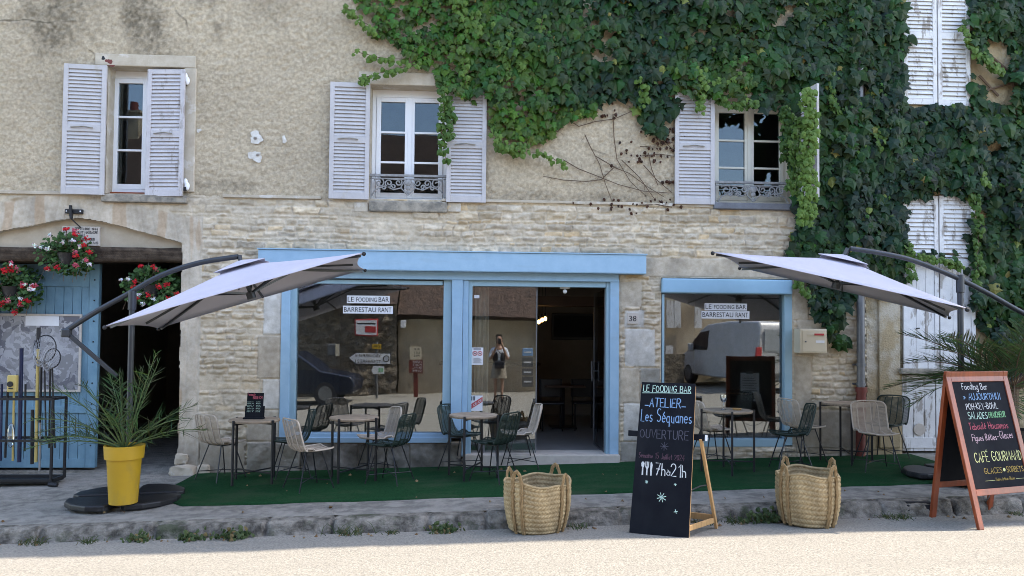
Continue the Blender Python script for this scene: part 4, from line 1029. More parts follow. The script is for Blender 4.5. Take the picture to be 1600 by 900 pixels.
def bare_vine():
    v = thing('bare_vine', 'leafless brown vine stems with dried tips creeping over the render between two windows', 'vine', on_y(980, 312, -.02))
    b = MB(); l = Leaves(); rnd = random.Random(9)
    P_ = [[(880,250),(905,262),(935,275),(965,290),(1005,298),(1048,302)],[(885,188),(905,196),(930,190),(960,184),(1000,170),(1040,172)],[(912,210),(920,230),(935,255),(945,285),(955,310)],[(958,178),(960,215),(965,250),(985,285),(1010,305)],[(930,245),(960,262),(985,270),(1010,290),(1040,310)],[(900,165),(930,158),(970,150),(1010,160),(1050,185)],[(1000,230),(1025,228),(1052,224)],[(1003,245),(1030,240),(1052,246)],[(1010,200),(1030,212),(1052,235)],[(1005,258),(1025,280),(1050,300)],[(1012,240),(1020,262),(1028,290)],[(970,250),(1000,275),(1020,310)],[(960,262),(940,280),(915,284),(880,280),(850,276)],[(1000,322),(1030,320),(1052,324)],[(885,190),(870,205)]]
    for q in P_:
        W = [on_y(a + rnd.uniform(-2, 2), c + rnd.uniform(-2, 2), -.035) for a, c in q]
        b.tube(W, [.006*(1-.6*i/len(W)) + .001 for i in range(len(W))], 4)
        for i in range(len(W)-1):
            for k in range(3):
                t = rnd.random(); p = W[i].lerp(W[i+1], t); d = Vector((rnd.gauss(0, 1), -.2, rnd.gauss(-.3, 1))).normalized()
                if rnd.random() < .45: b.tube([p, p + d*rnd.uniform(.04, .12)], .002, 3)
    for (a, c, n, s) in ((1015,238,34,26),(1030,222,22,18),(965,152,16,18),(1000,150,12,14),(1030,215,16,14),(960,320,12,22),(1018,318,16,20),(1035,200,10,10),(955,178,8,10),(1045,282,6,6)):
        for k in range(n):
            p = on_y(a + rnd.gauss(0, s), c + rnd.gauss(0, s*.35), -.04)
            l.add(p, rnd.uniform(.025, .055), Vector((rnd.gauss(0, .6), -.2, -1)), Vector((rnd.gauss(0, .6), -1, .2)), mixc((.035, .02, .016), (.09, .04, .025), rnd.random()), LEAFR, .4)
    b.build('stems', M['bark'], v); l.build('dried_leaves', M['leaf'], v)
bare_vine()

# ================================================================== shop signs, number, mailbox
def strip_sign(px, words, label, Y=.078):
    x0, x1, z0, z1 = rect(*px, Y)
    t = thing('window_sign', label, 'sign', ((x0+x1)/2, Y, z0), 0, 'white lettering strips on the shop windows')
    MB().box(x0, x1, Y, Y+.004, z0, z1).build('panel', M['paper'], t)
    for txt, a, b, k in words:
        print_text('lettering', txt, M['ink'], t, x0+(x1-x0)*(a+b)/2, z0+(z1-z0)*.2, Y-.003, (z1-z0)*k, (x1-x0)*(b-a))
W1 = [('LE', .02, .16, .62), ('FOODING', .22, .70, .56), ('BAR', .74, .98, .62)]; W2 = [('BARRESTAU', .02, .66, .62), ('RANT', .71, .97, .62)]
strip_sign((542, 462, 609, 474), W1, 'white LE FOODING BAR strip, upper of two on the big window left of the door')
strip_sign((536, 478, 614, 490), W2, 'white BAR RESTAURANT strip, lower of two on the big window left of the door')
strip_sign((1101, 474, 1167, 485), W1, 'white LE FOODING BAR strip, upper of two on the window beside the mailbox')
strip_sign((1096, 486, 1171, 498), W2, 'white BAR RESTAURANT strip, lower of two on the window beside the mailbox')
x0, x1, z0, z1 = rect(980, 489, 997, 506, -.03)
t = thing('number_plate', 'small pale house number plate reading 38 on the stone pier', 'number plate', ((x0+x1)/2, -.02, z0))
MB().box(x0, x1, -.036, -.008, z0, z1).build('plate', M['marble'], t, bev=.003)
print_text('numerals', '38', M['ink'], t, (x0+x1)/2, z0+.035, -.039, .075, .10)
x0, x1, z0, z1 = rect(1250, 514, 1292, 552, -.20)
t = thing('mailbox', 'cream metal mailbox with a red stripe on the stone wall under the ivy', 'mailbox', ((x0+x1)/2, -.1, z0))
MB().box(x0, x1, -.20, -.012, z0, z1).build('body', M['mail'], t, bev=.008)
b = MB(); b.box(x0+.035, x1-.02, -.207, -.2005, z0+.02, z1-.02); dr = b.build('door', M['mail'], t, bev=.004)
w = x1-x0; h = z1-z0
MB().box(x0+w*.25, x1-w*.10, -.2125, -.2075, z0+h*.72, z0+h*.82).build('flap', M['mail'], dr, bev=.002)
MB().box(x0+w*.52, x1-w*.12, -.2165, -.213, z0+h*.735, z0+h*.815).build('red_stripe', M['red'], dr)
MB().box(x0+w*.58, x1-w*.10, -.210, -.2075, z0+h*.42, z0+h*.53).build('name_card', M['paper'], dr)
MB().ball((x0+w*.2, -.21, z0+h*.48), .012, 10, 6).build('lock', M['zinc'], dr)
# small papers on the glass door
def paper(px, name, label, Y=.093):
    x0, x1, z0, z1 = rect(*px, Y); t = thing(name, label, 'notice', ((x0+x1)/2, Y, z0))
    MB().box(x0, x1, Y, Y+.004, z0, z1).build('sheet', M['paper'], t); return t, x0, x1, z0, z1
t, x0, x1, z0, z1 = paper((737, 543, 755, 570), 'door_notice', 'white notice with two red prohibition circles on the glass door')
b = MB(); k = MB()
for f in (.28, .72):
    c = ((x0+x1)*.5 + (f-.5)*(x1-x0), z0+(z1-z0)*.66); r = .028
    b.tube([(c[0]+r*math.cos(2*math.pi*i/18), .0915, c[1]+r*math.sin(2*math.pi*i/18)) for i in range(18)], .0045, 4, closed=True)
    b.bar((c[0]-r*.7, .0915, c[1]+r*.7), (c[0]+r*.7, .0915, c[1]-r*.7), .004); k.box(c[0]-.014, c[0]+.012, .0905, .092, c[1]-.004, c[1]+.004)
for q in range(6): k.box(x0+.02+.01*(q % 2), x1-.02-.012*(q % 3), .0905, .092, z0+(z1-z0)*(.10+.055*q), z0+(z1-z0)*(.10+.055*q)+.005)
for q in range(2): k.box(x0+.025, x1-.03, .0905, .092, z0+(z1-z0)*(.86+.06*q), z0+(z1-z0)*(.86+.06*q)+.006)
b.build('red_circles', M['red'], t); k.build('small_print', M['ink'], t)
t, x0, x1, z0, z1 = paper((735, 618, 754, 642), 'licence_plate', 'white licence plate with a red diagonal band on the glass door behind the table')
w = x1-x0; h = z1-z0
MB().prism([(x0+.002, z0+h*.10), (x0+.002, z0+h*.42), (x1-.002, z0+h*.92), (x1-.002, z0+h*.60)], .0895, .092).build('red_band', M['red'], t)
b = MB(); fr = plane_y(.0875); sl_ = .5*h/w
ss, W = strokes('LICENCE', 0)
for s in ss:
    q = [(x0+w*.07+p[0]*w*.86/W, z0+h*.205 + p[1]*h*.16 + (p[0]*w*.86/W)*sl_) for p in s]; ribbon(b, q, .006, fr)
b.build('lettering', M['paper'], t)
MB().box(x0+w*.08, x0+w*.14, .0895, .092, z0+h*.68, z0+h*.95).box(x0+w*.2, x0+w*.26, .0895, .092, z0+h*.68, z0+h*.95).box(x0+w*.32, x0+w*.38, .0895, .092, z0+h*.68, z0+h*.95).build('numerals', M['ink'], t)
paper((741, 461, 749, 466), 'door_sensor', 'small white sensor at the top corner of the glass door')
# tablet and iron cross over the arch
x0, x1, z0, z1 = rect(97, 354, 156, 384, .06)
t = thing('memorial_tablet', 'pale stone memorial tablet with carved dark lettering above the oak beam', 'plaque', ((x0+x1)/2, .07, z0))
MB().box(x0, x1, .05, .084, z0, z1).build('slab', M['marble'], t, bev=.004)
b = MB(); w = x1-x0; h = z1-z0; fr = plane_y(.047)
for i, (s, a, e) in enumerate((('ICI LE 4 SEPTEMBRE 1944', .03, .95), ('FUT LACHEMENT MASSACRÉ', .04, .95), ('PAR LES BOCHES', .04, .62), ('LE SOLDAT DU MAQUIS', .18, .88), ('19 ANS', .72, .97))):
    write(b, s, fr, x0+w*a, z0+h*(.82-.18*i), h*.115, w*(e-a), .007, 0)
b.build('carved_lettering', M['ink'], t)
c = on_y(113, 330, -.05)
t = thing('iron_bracket', 'black iron cross shaped wall bracket above the carriage arch', 'bracket', (c.x, -.03, c.z))
MB().box(c.x-.10, c.x+.125, -.045, -.012, c.z-.028, c.z+.028).build('plate', M['iron'], t, bev=.004)
MB().bar((c.x-.02, -.06, c.z+.075), (c.x-.005, -.06, c.z-.10), .03, .03).bar((c.x-.005, -.06, c.z-.10), (c.x+.06, .05, c.z-.20), .012, .012).build('hook', M['iron'], t)
MB().ball((c.x-.075, -.047, c.z), .011, 8, 5).ball((c.x+.10, -.047, c.z), .011, 8, 5).build('screw_heads', M['paper'], t)

# ================================================================== terrace
P0 = [hit(232, 780, pave_z), hit(283, 792, pave_z), hit(1000, 770, pave_z), hit(1448, 757, pave_z), hit(1520, 752, pave_z)]
def carpet():
    t = []
    back = [(on_y(302, 733, -.06).x, -.05), (H_win[0], -.06), (H_door[0], -.05), (H_door[0]+.05, -.13), (H_door[1], -.13), (H_door[1]+.04, -.05), (XP, -.05), (5.9, -.05), (6.0, -.9)]
    front = [(6.05, P0[3].y), (P0[3].x, P0[3].y), (P0[2].x, P0[2].y), (P0[1].x, P0[1].y), (P0[0].x+.1, P0[0].y+.12)]
    poly = back + front
    xs = np.arange(P0[0].x-.2, 6.1, .05); ys = np.arange(-2.6, -.02, .05)
    b = MB()
    tri = [(p[0], p[1]) for p in poly]
    X, Y = np.meshgrid(xs, ys)
    xm, ym = (X[:-1, :-1]+X[1:, 1:])/2, (Y[:-1, :-1]+Y[1:, 1:])/2
    # clean edge: clip each row to the polygon by its own x extent
    n = 60; rows = []
    A = np.array(front + [back[0]]); 
    xsn = np.linspace(P0[0].x+.02, 6.05, 150)
    fy = np.interp(xsn, [P0[0].x, P0[1].x, P0[2].x, P0[3].x, 6.1], [P0[0].y+.15, P0[1].y, P0[2].y, P0[3].y, P0[3].y+.02])
    by = np.interp(xsn, [P0[0].x, back[0][0], H_door[0]-.01, H_door[0], H_door[1], H_door[1]+.01, 6.1], [P0[0].y+.2, -.06, -.06, -.12, -.12, -.06, -.06])
    T = np.linspace(0, 1, 30)
    X = np.repeat(xsn[None], 30, 0); Y = fy[None]*(1-T[:, None]) + by[None]*T[:, None]
    Z = np.vectorize(pave_z)(X, Y) + .016 + .006*fbm(X*1.6, Y*1.6, 3, 44)
    P = np.stack([X, Y, Z], -1)
    lo = P[:1].copy(); lo[..., 2] -= .02
    P = np.concatenate([lo, P], 0)
    o = grid_mesh('turf_carpet', P, np.ones((30, 149), bool), M['carpet'])
    tag(o, 'long green artificial turf carpet laid under the terrace tables and chairs', 'carpet')
carpet()
def ground(x, y): return pave_z(x, y) + .018

# ---- wire and cord chairs
def chair_profile(t):
    """t in 0..1 from the seat's front edge up to the top of the back: (forward, up)"""
    pts = [(.225, .452), (.12, .440), (0, .436), (-.10, .440), (-.165, .462), (-.205, .515), (-.232, .60), (-.258, .70), (-.285, .815)]
    f = t*(len(pts)-1); i = min(int(f), len(pts)-2); u = f - i
    p0, p1, p2, p3 = pts[max(i-1, 0)], pts[i], pts[i+1], pts[min(i+2, len(pts)-1)]
    cr = lambda a, b, c, d: .5*((2*b) + (-a+c)*u + (2*a-5*b+4*c-d)*u*u + (-a+3*b-3*c+d)*u**3)
    return cr(p0[0], p1[0], p2[0], p3[0]), cr(p0[1], p1[1], p2[1], p3[1])
def chair_pt(t, u):
    f, z = chair_profile(t)
    f2, z2 = chair_profile(min(t+.01, 1)); f1, z1 = chair_profile(max(t-.01, 0))
    d = Vector((f2-f1, z2-z1)).normalized(); n = Vector((d.y, -d.x))         # towards the sitter
    if n.y < 0 and t < .4: n = -n
    c = .045*u*u*(1 if t > .3 else .5)
    hw = .193 + .022*sstep((t-.15)/.5)
    hw -= .045*max(0, (t-.93)/.07)**2 + .03*max(0, (.08-t)/.08)**2
    return Vector((f + abs(n.x)*c, u*hw, z + abs(n.y)*c*(1 if t < .45 else .2)))
def make_chair(label, cw, cf):
    t = thing('terrace_chair', label, 'chair', (0, 0, 0), 0, 'cord and wire chairs on the terrace')
    b = MB(); us = np.linspace(-1, 1, 9); n = 74
    for k in range(n):
        ta = (k+.10)/n; tb = (k+.84)/n
        if ta < .02 or tb > .985: continue
        for j in range(8):
            b.quad(chair_pt(ta, us[j]), chair_pt(ta, us[j+1]), chair_pt(tb, us[j+1]), chair_pt(tb, us[j]))
    b.build('woven_shell', cw, t)
    f = MB(); ts = np.linspace(.0, 1, 34)
    path = [chair_pt(q, -1) for q in ts] + [chair_pt(1, u) + Vector((0, 0, .012*(1-u*u))) for u in np.linspace(-.85, .85, 7)] + [chair_pt(q, 1) for q in ts[::-1]] + [chair_pt(0, u) for u in np.linspace(.85, -.85, 7)]
    f.tube(path, .0095, 6, closed=True); f.build('shell_frame', cf, t, smooth=True)
    for u in (-.6, -.2, .2, .6):
        MB().tube([chair_pt(q, u) - Vector((.004, 0, .004)) for q in np.linspace(0, 1, 26)], .006, 5).build('rib', cf, t, smooth=True)
    for sx in (1, -1):
        for sy in (1, -1):
            a = Vector((.10*sx if sx > 0 else -.09, .12*sy, .437)); e = Vector((.215*sx, .215*sy, 0.0))
            MB().tube([a, e], .0075, 6).build('leg', M['legs'], t, smooth=True)
    s = MB(); q = .17
    s.tube([(.19, .19, .10), (0, 0, .105), (-.19, -.19, .10)], .0055, 5); s.tube([(.19, -.19, .10), (0, 0, .112), (-.19, .19, .10)], .0055, 5)
    s.build('stretcher', M['legs'], t); s = MB()
    s.bar((.10, -.12, .43), (.10, .12, .43), .012).bar((-.09, -.12, .43), (-.09, .12, .43), .012).bar((.10, .12, .43), (-.09, .12, .43), .012).bar((.10, -.12, .43), (-.09, -.12, .43), .012)
    s.build('under_frame', M['legs'], t)
    return t
PROTO = {}
def chair(px, py, ang, kind, label, gz=None, pos=None):
    p = pos or on_pave(px, py)
    if kind not in PROTO:
        o = make_chair(label, M['weave_'+kind], M['frame_'+('g' if kind == 'k' else kind)]); PROTO[kind] = o
    else: o = dup_tree(PROTO[kind]); o['label'] = label
    o.location = (p.x, p.y, ground(p.x, p.y) if gz is None else gz); o.rotation_euler = (0, 0, R(ang))
    return o
chair(345, 750, 54, 'b', 'beige cord chair facing the table with the menu stand, against the rubble wall')
chair(482, 765, 38, 'b', 'beige cord chair turned away in front, right of the menu stand table')
chair(455, 746, 200, 'g', 'dark green cord chair behind the beige one, facing the menu stand table')
chair(590, 740, 205, 'b', 'beige cord chair behind the middle round table under the big window')
chair(609, 755, 158, 'g', 'dark green cord chair at the front right of the middle round table')
chair(720, 735, -32, 'g', 'dark green cord chair between the shopfront post and the table before the door')
chair(772, 752, 145, 'g', 'dark green cord chair with its back to the street before the glass door')
chair(812, 733, 186, 'b', 'beige cord chair seen side on in front of the glass door')
chair(1112, 726, 12, 'b', 'beige cord chair half hidden behind the tall chalkboard')
chair(1236, 737, 172, 'g', 'dark green cord chair seen side on behind the basket, by the wine glass table')
chair(1254, 722, 14, 'b', 'beige cord chair against the wall under the mailbox')
chair(1369, 736, -97, 'b', 'beige cord chair facing the street at the far right table')
chair(1384, 718, 215, 'g', 'dark green cord chair behind the beige one at the far right corner')

# ---- round tables
def make_table(label):
    t = thing('terrace_table', label, 'table', (0, 0, 0), 0, 'round wooden terrace tables')
    MB().lathe([(.0, .735), (.296, .735), (.302, .742), (.302, .760), (.296, .766), (0, .766)], 40, cap0=False, cap1=False).build('tabletop', M['wood'], t, smooth=True)
    for k in range(4):
        a = R(45+90*k); c = Vector((.318*math.cos(a), .318*math.sin(a), 0))
        MB().obox(Matrix.Translation(c + Vector((0, 0, .385))) @ Matrix.Rotation(a, 4, 'Z'), .024, .024, .77).build('leg', M['legs'], t, bev=.002)
    b = MB()
    b.bar((.32*math.cos(R(45)), .32*math.sin(R(45)), .13), (.32*math.cos(R(225)), .32*math.sin(R(225)), .13), .016); b.bar((.32*math.cos(R(135)), .32*math.sin(R(135)), .13), (.32*math.cos(R(315)), .32*math.sin(R(315)), .13), .0158)
    b.build('cross_bars', M['legs'], t); b = MB()
    b.bar((.32*math.cos(R(45)), .32*math.sin(R(45)), .722), (.32*math.cos(R(225)), .32*math.sin(R(225)), .722), .016); b.bar((.32*math.cos(R(135)), .32*math.sin(R(135)), .722), (.32*math.cos(R(315)), .32*math.sin(R(315)), .722), .0158)
    b.build('cross_bars', M['legs'], t)
    return t
T0 = None; TABS = []
for i, (px, py, rz, lab) in enumerate(((396, 755, 12, 'round wooden table carrying the little black menu stand'), (552, 751, 20, 'empty round wooden table below the big shop window'), (739, 747, 25, 'empty round wooden table just before the glass door'), (1137, 739, 35, 'round wooden table carrying the wine glass, behind the tall chalkboard'), (1322, 722, 30, 'round wooden table by the downpipe at the right end of the terrace'))):
    p = on_pave(px, py)
    if T0 is None: T0 = make_table(lab); o = T0
    else: o = dup_tree(T0); o['label'] = lab
    o.location = (p.x, p.y, ground(p.x, p.y)); o.rotation_euler = (0, 0, R(rz)); TABS.append(o)
# menu stand
a = TABS[0].location; tz = a.z+.766
mt = thing('menu_stand', 'small black chalkboard menu stand on the leftmost round table', 'menu', (a.x-.01, a.y, tz))
b = MB(); cx = a.x - .01
b.box(cx-.12, cx+.12, a.y-.05, a.y+.05, tz+.001, tz+.022); base = b.build('base', M['slateb'], mt, bev=.003)
Rm = Matrix.Translation((cx, a.y, tz+.02)) @ Matrix.Rotation(R(-8), 4, 'X') @ Matrix.Translation((-cx, -a.y, -tz-.02))
MB().box(cx-.095, cx+.105, a.y-.006, a.y+.006, tz+.02, tz+.32).xf(Rm).build('board', M['slateb'], mt, bev=.002)
MB().box(cx-.115, cx+.122, a.y+.008, a.y+.016, tz+.02, tz+.16).xf(Rm).build('holder', M['slateb'], mt, bev=.002)
fr = lambda u, v: Rm @ Vector((cx+u, a.y-.009, tz+.02+v))
b = MB(); write(b, 'Formule', fr, -.085, .265, .035, .09, .005); write(b, 'BRUNCH', fr, -.02, .225, .034, .11, .006); b.build('chalk_heading', M['c_red'], mt)
b = MB()
for q in range(7): b2 = write(b, random.choice(['aeo nu', 'nolu e', 'uaen o']), fr, -.085, .185-.02*q, .011, .07+.006*(q % 3), .0028); write(b, random.choice(['oune', 'nalo', 'eunu']), fr, .02, .185-.02*q, .011, .05+.006*(q % 2), .0028)
b.build('chalk_lines', M['c_mint'], mt)
# wine glass and ashtray
a = TABS[3].location; tz = a.z+.766; gx, gy = a.x-.06, a.y-.02
g = thing('wine_glass', 'empty stemmed wine glass on the round table behind the tall chalkboard', 'glass', (gx, gy, tz))
MB().lathe([(.034, .001), (.034, .004), (.006, .010), (.004, .02), (.004, .085), (.012, .095), (.034, .115), (.042, .145), (.038, .185), (.0355, .185), (.039, .145), (.03, .118), (.0, .10)], 24, (gx, gy, tz), cap1=False).build('bowl_and_stem', M['clear'], g, smooth=True)
d = thing('ashtray', 'small pale dish on the round table beside the wine glass', 'dish', (a.x+.10, a.y-.05, tz))
MB().lathe([(.045, .001), (.06, .022), (.054, .022), (.04, .008), (0, .008)], 24, (a.x+.10, a.y-.05, tz), cap1=False).build('dish', M['pine'], d, smooth=True)

# ================================================================== parasols
def parasol(cs, apex, pole_px, base_pt, top_z, arm, label, lat, weights, hub_drop, strut=None, crank=None, labelw=None):
    """cs: four canopy corners (world) in order, apex (world); arm: polyline (world)"""
    t = thing('cantilever_parasol', label, 'parasol', base_pt, 0, 'pale grey cantilever parasols')
    cs = [Vector(c) for c in cs]; ap = Vector(apex)
    b = MB(); n = 14
    mids = [(cs[i]+cs[(i+1) % 4])/2 for i in range(4)]
    def edge(i, u):                                   # scalloped hem between the corners
        p = cs[i].lerp(cs[(i+1) % 4], u); s = 4*u*(1-u)
        return p.lerp(ap, .055*s) + Vector((0, 0, -.015*s))
    for i in range(4):
        for k in range(n):
            r0 = [ap.lerp(edge(i, k/n), q) - Vector((0, 0, .06*q*(1-q)*4*.25)) for q in np.linspace(.0, 1, 7)]
            r1 = [ap.lerp(edge(i, (k+1)/n), q) - Vector((0, 0, .06*q*(1-q)*4*.25)) for q in np.linspace(.0, 1, 7)]
            for j in range(6): b.quad(r0[j], r0[j+1], r1[j+1], r1[j])
    up = ((cs[1]-cs[0]).cross(cs[3]-cs[0])).normalized(); 
    if up.z < 0: up = -up
    can = b.build('canopy', M['canvas'], t, smooth=True, weld=True)
    mod = can.modifiers.new('thick', 'SOLIDIFY'); mod.thickness = .004; mod.offset = 0
    # vent flap
    v = MB(); vt = .22
    vc = [ap.lerp(c, vt) + up*.045 for c in cs]; va = ap + up*.05
    for i in range(4):
        p, q = vc[i], vc[(i+1) % 4]; m_ = (p+q)/2 + (ap-(p+q)/2)*.10
        v._add([va, p, m_, q], [(0, 1, 2), (0, 2, 3)])
    vo = v.build('vent_flap', M['canvas'], can); mod = vo.modifiers.new('thick', 'SOLIDIFY'); mod.thickness = .004
    hubp = ap - up*hub_drop
    MB().tube([ap + up*.06, hubp - up*.06], .022, 10).build('stem', M['gun'], t, smooth=True)
    MB().tube([hubp - up*.06, hubp + up*.02], .05, 12).build('hub', M['gun'], t, bev=.004)
    for c in cs + mids:
        tip = c.lerp(ap, .03 if c in cs else .10) - up*.03
        MB().bar(ap - up*.05, tip, .018, .024).build('rib', M['gun'], t)
        MB().bar(hubp, (ap - up*.05).lerp(tip, .42), .016, .020).build('strut', M['gun'], t)
    for c in cs: MB().ball(c - up*.012, .022, 8, 6).build('rib_end_cap', M['iron'], t)
    pt = Vector(base_pt)
    MB().tube([pt + Vector((0, 0, .02)), Vector((pt.x, pt.y, top_z))], .032, 14).build('pole', M['gun'], t, smooth=True)
    MB().tube([Vector((pt.x, pt.y, top_z-.16)), Vector((pt.x, pt.y, top_z+.05))], .044, 14).build('pole_collar', M['gun'], t, bev=.004)
    pts = [Vector(p) for p in arm]
    sm = []
    for i in range(len(pts)-1):
        p0, p1, p2, p3 = pts[max(i-1, 0)], pts[i], pts[i+1], pts[min(i+2, len(pts)-1)]
        for k in range(6):
            u = k/6; sm.append(.5*((2*p1)+(p2-p0)*u+(2*p0-5*p1+4*p2-p3)*u*u+(3*p1-p0-3*p2+p3)*u**3))
    sm.append(pts[-1])
    MB().tube(sm, .030, 12).build('arm', M['gun'], t, smooth=True)
    MB().bar(sm[-1] + (sm[-1]-sm[-2]).normalized()*.02, ap + up*.03, .04, .05).build('arm_end', M['gun'], t, bev=.006)
    if strut:
        MB().bar(strut[0], strut[1], .03, .045).build('support_strut', M['gun'], t, bev=.004)
        MB().obox(Matrix.Translation(Vector(strut[0])), .10, .08, .10).build('sliding_handle', M['gun'], t, bev=.02)
    MB().bar(pt + Vector((-.5, 0, .03)), pt + Vector((.5, 0, .03)), .06, .03).bar(pt + Vector((0, -.5, .0302)), pt + Vector((0, .5, .0302)), .06, .03).build('cross_foot', M['gun'], t)
    for k in range(4):
        a0 = R(90*k+lat)
        poly = [(.05, .05), (.50, .05), (.57, .10), (.55, .26), (.45, .42), (.28, .55), (.10, .57), (.05, .50)]
        w = MB().slab(poly, .0, .068)
        w.xf(Matrix.Translation(pt + Vector((0, 0, .012))) @ Matrix.Rotation(a0, 4, 'Z'))
        w.build('base_weight', M['plastic'], t, bev=.018, seg=3)
    return t
def dp_(px, py, d): return on_y(px, py, d-10.0)
bl = on_pave(199, 783); bl.z = pave_z(bl.x, bl.y)
yb = bl.y
LNL, LNR, LFR, LFL = dp_(163, 510, 7.25), dp_(568, 395, 7.5), dp_(570, 421, 9.35), dp_(247, 513, 9.0)
LAP = dp_(377, 413, 8.35)
parasol([LNL, LNR, LFR, LFL], LAP, None, bl, on_y(197, 462, yb).z,
        [on_y(98, 520, yb), on_y(150, 487, yb), on_y(197, 461, yb), on_y(250, 431, yb-.0), on_y(310, 411, yb), on_y(372, 401, (yb + LAP.y)/2)],
        'pale grey cantilever parasol tilted down over the yellow planter, left of the shop', 12, True, .34,
        strut=(on_y(104, 520, yb), on_y(183, 588, yb)))
br = on_pave(1503, 748); br.z = pave_z(br.x, br.y); yb = br.y
RNL, RFL, RFR, RNR = dp_(1114, 394, 7.7), dp_(1156, 418, 9.6), dp_(1484, 495, 9.1), dp_(1512, 482, 7.0)
RAP = dp_(1318, 404, 8.45)
parasol([RNL, RNR, RFR, RFL], RAP, None, br, on_y(1495, 436, yb).z,
        [on_y(1690, 535, yb), on_y(1600, 490, yb), on_y(1545, 459, yb), on_y(1495, 434, yb), on_y(1430, 408, yb), on_y(1380, 396, yb), on_y(1328, 388, (yb + RAP.y)/2)],
        'pale grey cantilever parasol tilted down over the right hand tables', 20, True, .30, strut=(on_y(1680, 531, yb), on_y(1506, 640, yb)))

# ================================================================== palms, planter
def frond(lv, base, d0, L, droop, rnd, col, nl=22, ll=.30, stem=None, up=.0, lw=.009, loose=.0):
    d = Vector(d0).normalized(); pts = []; p = Vector(base); n = 12
    for i in range(n+1):
        pts.append(p.copy()); d = (d + Vector((0, 0, -droop/n))).normalized(); p = p + d*(L/n)
    if stem is not None: stem.tube(pts, [.008*(1-.8*i/n)+.0015 for i in range(n+1)], 5)
    side0 = d.cross(Vector((0, 0, 1)))
    for k in range(nl):
        t = .22 + .78*k/(nl-1); f = t*n; i = min(int(f), n-1); q = pts[i].lerp(pts[i+1], f-i)
        tg = (pts[i+1]-pts[i]).normalized(); sd = tg.cross(Vector((0, 0, 1)))
        if sd.length < .1: sd = Vector((1, 0, 0))
        sd.normalize(); upv = sd.cross(tg)
        for s in (-1, 1):
            l = ll*(math.sin(math.pi*min(t*.85+.12, 1))**.6)*rnd.uniform(.8, 1.1); w = lw*rnd.uniform(.8, 1.2)
            dd = (tg*rnd.uniform(.75, 1.0) + sd*s*rnd.uniform(.55, .85) + upv*rnd.uniform(.05, .40) + Vector((rnd.gauss(0, loose), rnd.gauss(0, loose), rnd.gauss(0, loose)))).normalized()
            a = q; m_ = q + dd*l*.5; e = q + dd*l + Vector((0, 0, -.02*l)); x = dd.cross(upv).normalized()*w
            nrm = upv*w*.5
            c = tuple(v*rnd.uniform(.7, 1.3) for v in col); k0 = lv.n
            lv.v += [a - x*.4, a + x*.4, m_ + x + nrm, m_ - nrm*.5, m_ - x + nrm, e]; lv.f += [(k0, k0+1, k0+2, k0+3), (k0, k0+3, k0+4), (k0+3, k0+2, k0+5), (k0+3, k0+5, k0+4)]
            lv.c += [(*c, 1)]*6; lv.n += 6
yp = hit(184, 790, lambda x, y: pave_z(x, y) + .085); yp = Vector((yp.x, yp.y + .12, yp.z))
pl = thing('potted_palm', 'young spiky palm in a tapering yellow planter standing on the black parasol base', 'potted plant', yp)
MB().lathe([(.132, 0), (.137, .004), (.166, .46), (.169, .468), (.188, .470), (.197, .60), (.197, .606), (.180, .606), (.174, .53), (0, .53)], 40, yp, cap1=False).build('planter', M['yellow'], pl, smooth=True)
MB().lathe([(.176, .555), (0, .57)], 24, yp, cap0=False, cap1=False).build('soil', M['soil'], pl)
rnd = random.Random(21); lv = Leaves(); stm = MB()
top = yp + Vector((0, 0, .57))
for (dx, dy, dz, L, dr) in ((.35,-.1,1,1.05,.35),(.15,.1,1,1.0,.2),(.30,.2,1,.95,.3),(-.55,-.3,.9,.95,1.0),(-.9,-.1,.75,1.0,1.3),(.8,-.3,.65,.85,.9),(.95,.2,.55,.8,1.0),(-.25,-.5,1,.85,.8),(-1,-.2,.35,.9,.9),(-.35,.4,.95,.9,.9),(-.7,-.5,.5,.75,1.1),(.7,.5,.8,.8,.9),(.1,-.6,.8,.6,1.1),(.45,-.5,.55,.65,1.1),(-.1,.0,1,.8,.3),(-1,.3,.6,1.15,1.3),(.25,-.05,1,.85,.1),(-.6,.1,.2,.55,.4),(.6,-.1,.25,.5,.4)):
    if rnd.random() < .12: continue
    frond(lv, top + Vector((dx*.03, dy*.03, 0)), (dx*.8, dy*.8, dz), L, dr*.8, rnd, mixc((.045, .085, .035), (.075, .125, .045), rnd.random()), 15, .29, stm, lw=.0055, loose=.35)
lv.build('fronds', M['leaf'], pl); stm.build('frond_stems', mat('palm stem', (.10, .15, .05), rough=.6), pl)
rp = on_pave(1575, 752); rp.y += .1
rp = Vector((rp.x + .15, rp.y, pave_z(rp.x, rp.y)))
pr = thing('potted_palm', 'big feathery palm rising behind the red framed menu board', 'potted plant', rp)
MB().lathe([(.17, 0), (.22, .5), (.235, .5), (.24, .58), (.215, .58), (.21, .52), (0, .52)], 32, rp, cap1=False).build('planter', M['plastic'], pr, smooth=True)
lv = Leaves(); stm = MB(); top = rp + Vector((0, 0, 1.0)); MB().tube([rp + Vector((0, 0, .5)), top + Vector((0, 0, .05))], .06, 10).build('trunk', M['bark'], pr)
for k in range(30):
    a = rnd.uniform(0, 2*math.pi); e = rnd.uniform(.25, 1.6)
    if k < 9: a = R(150 + 14*k) ; e = .5 + .16*k
    frond(lv, top, (math.cos(a), math.sin(a)*.8, e), rnd.uniform(1.0, 1.45), rnd.uniform(.7, 1.3), rnd, mixc((.045, .085, .035), (.09, .135, .055), rnd.random()), 26, .42, stm, lw=.008)
lv.build('fronds', M['leaf'], pr); stm.build('frond_stems', M['bark'], pr)

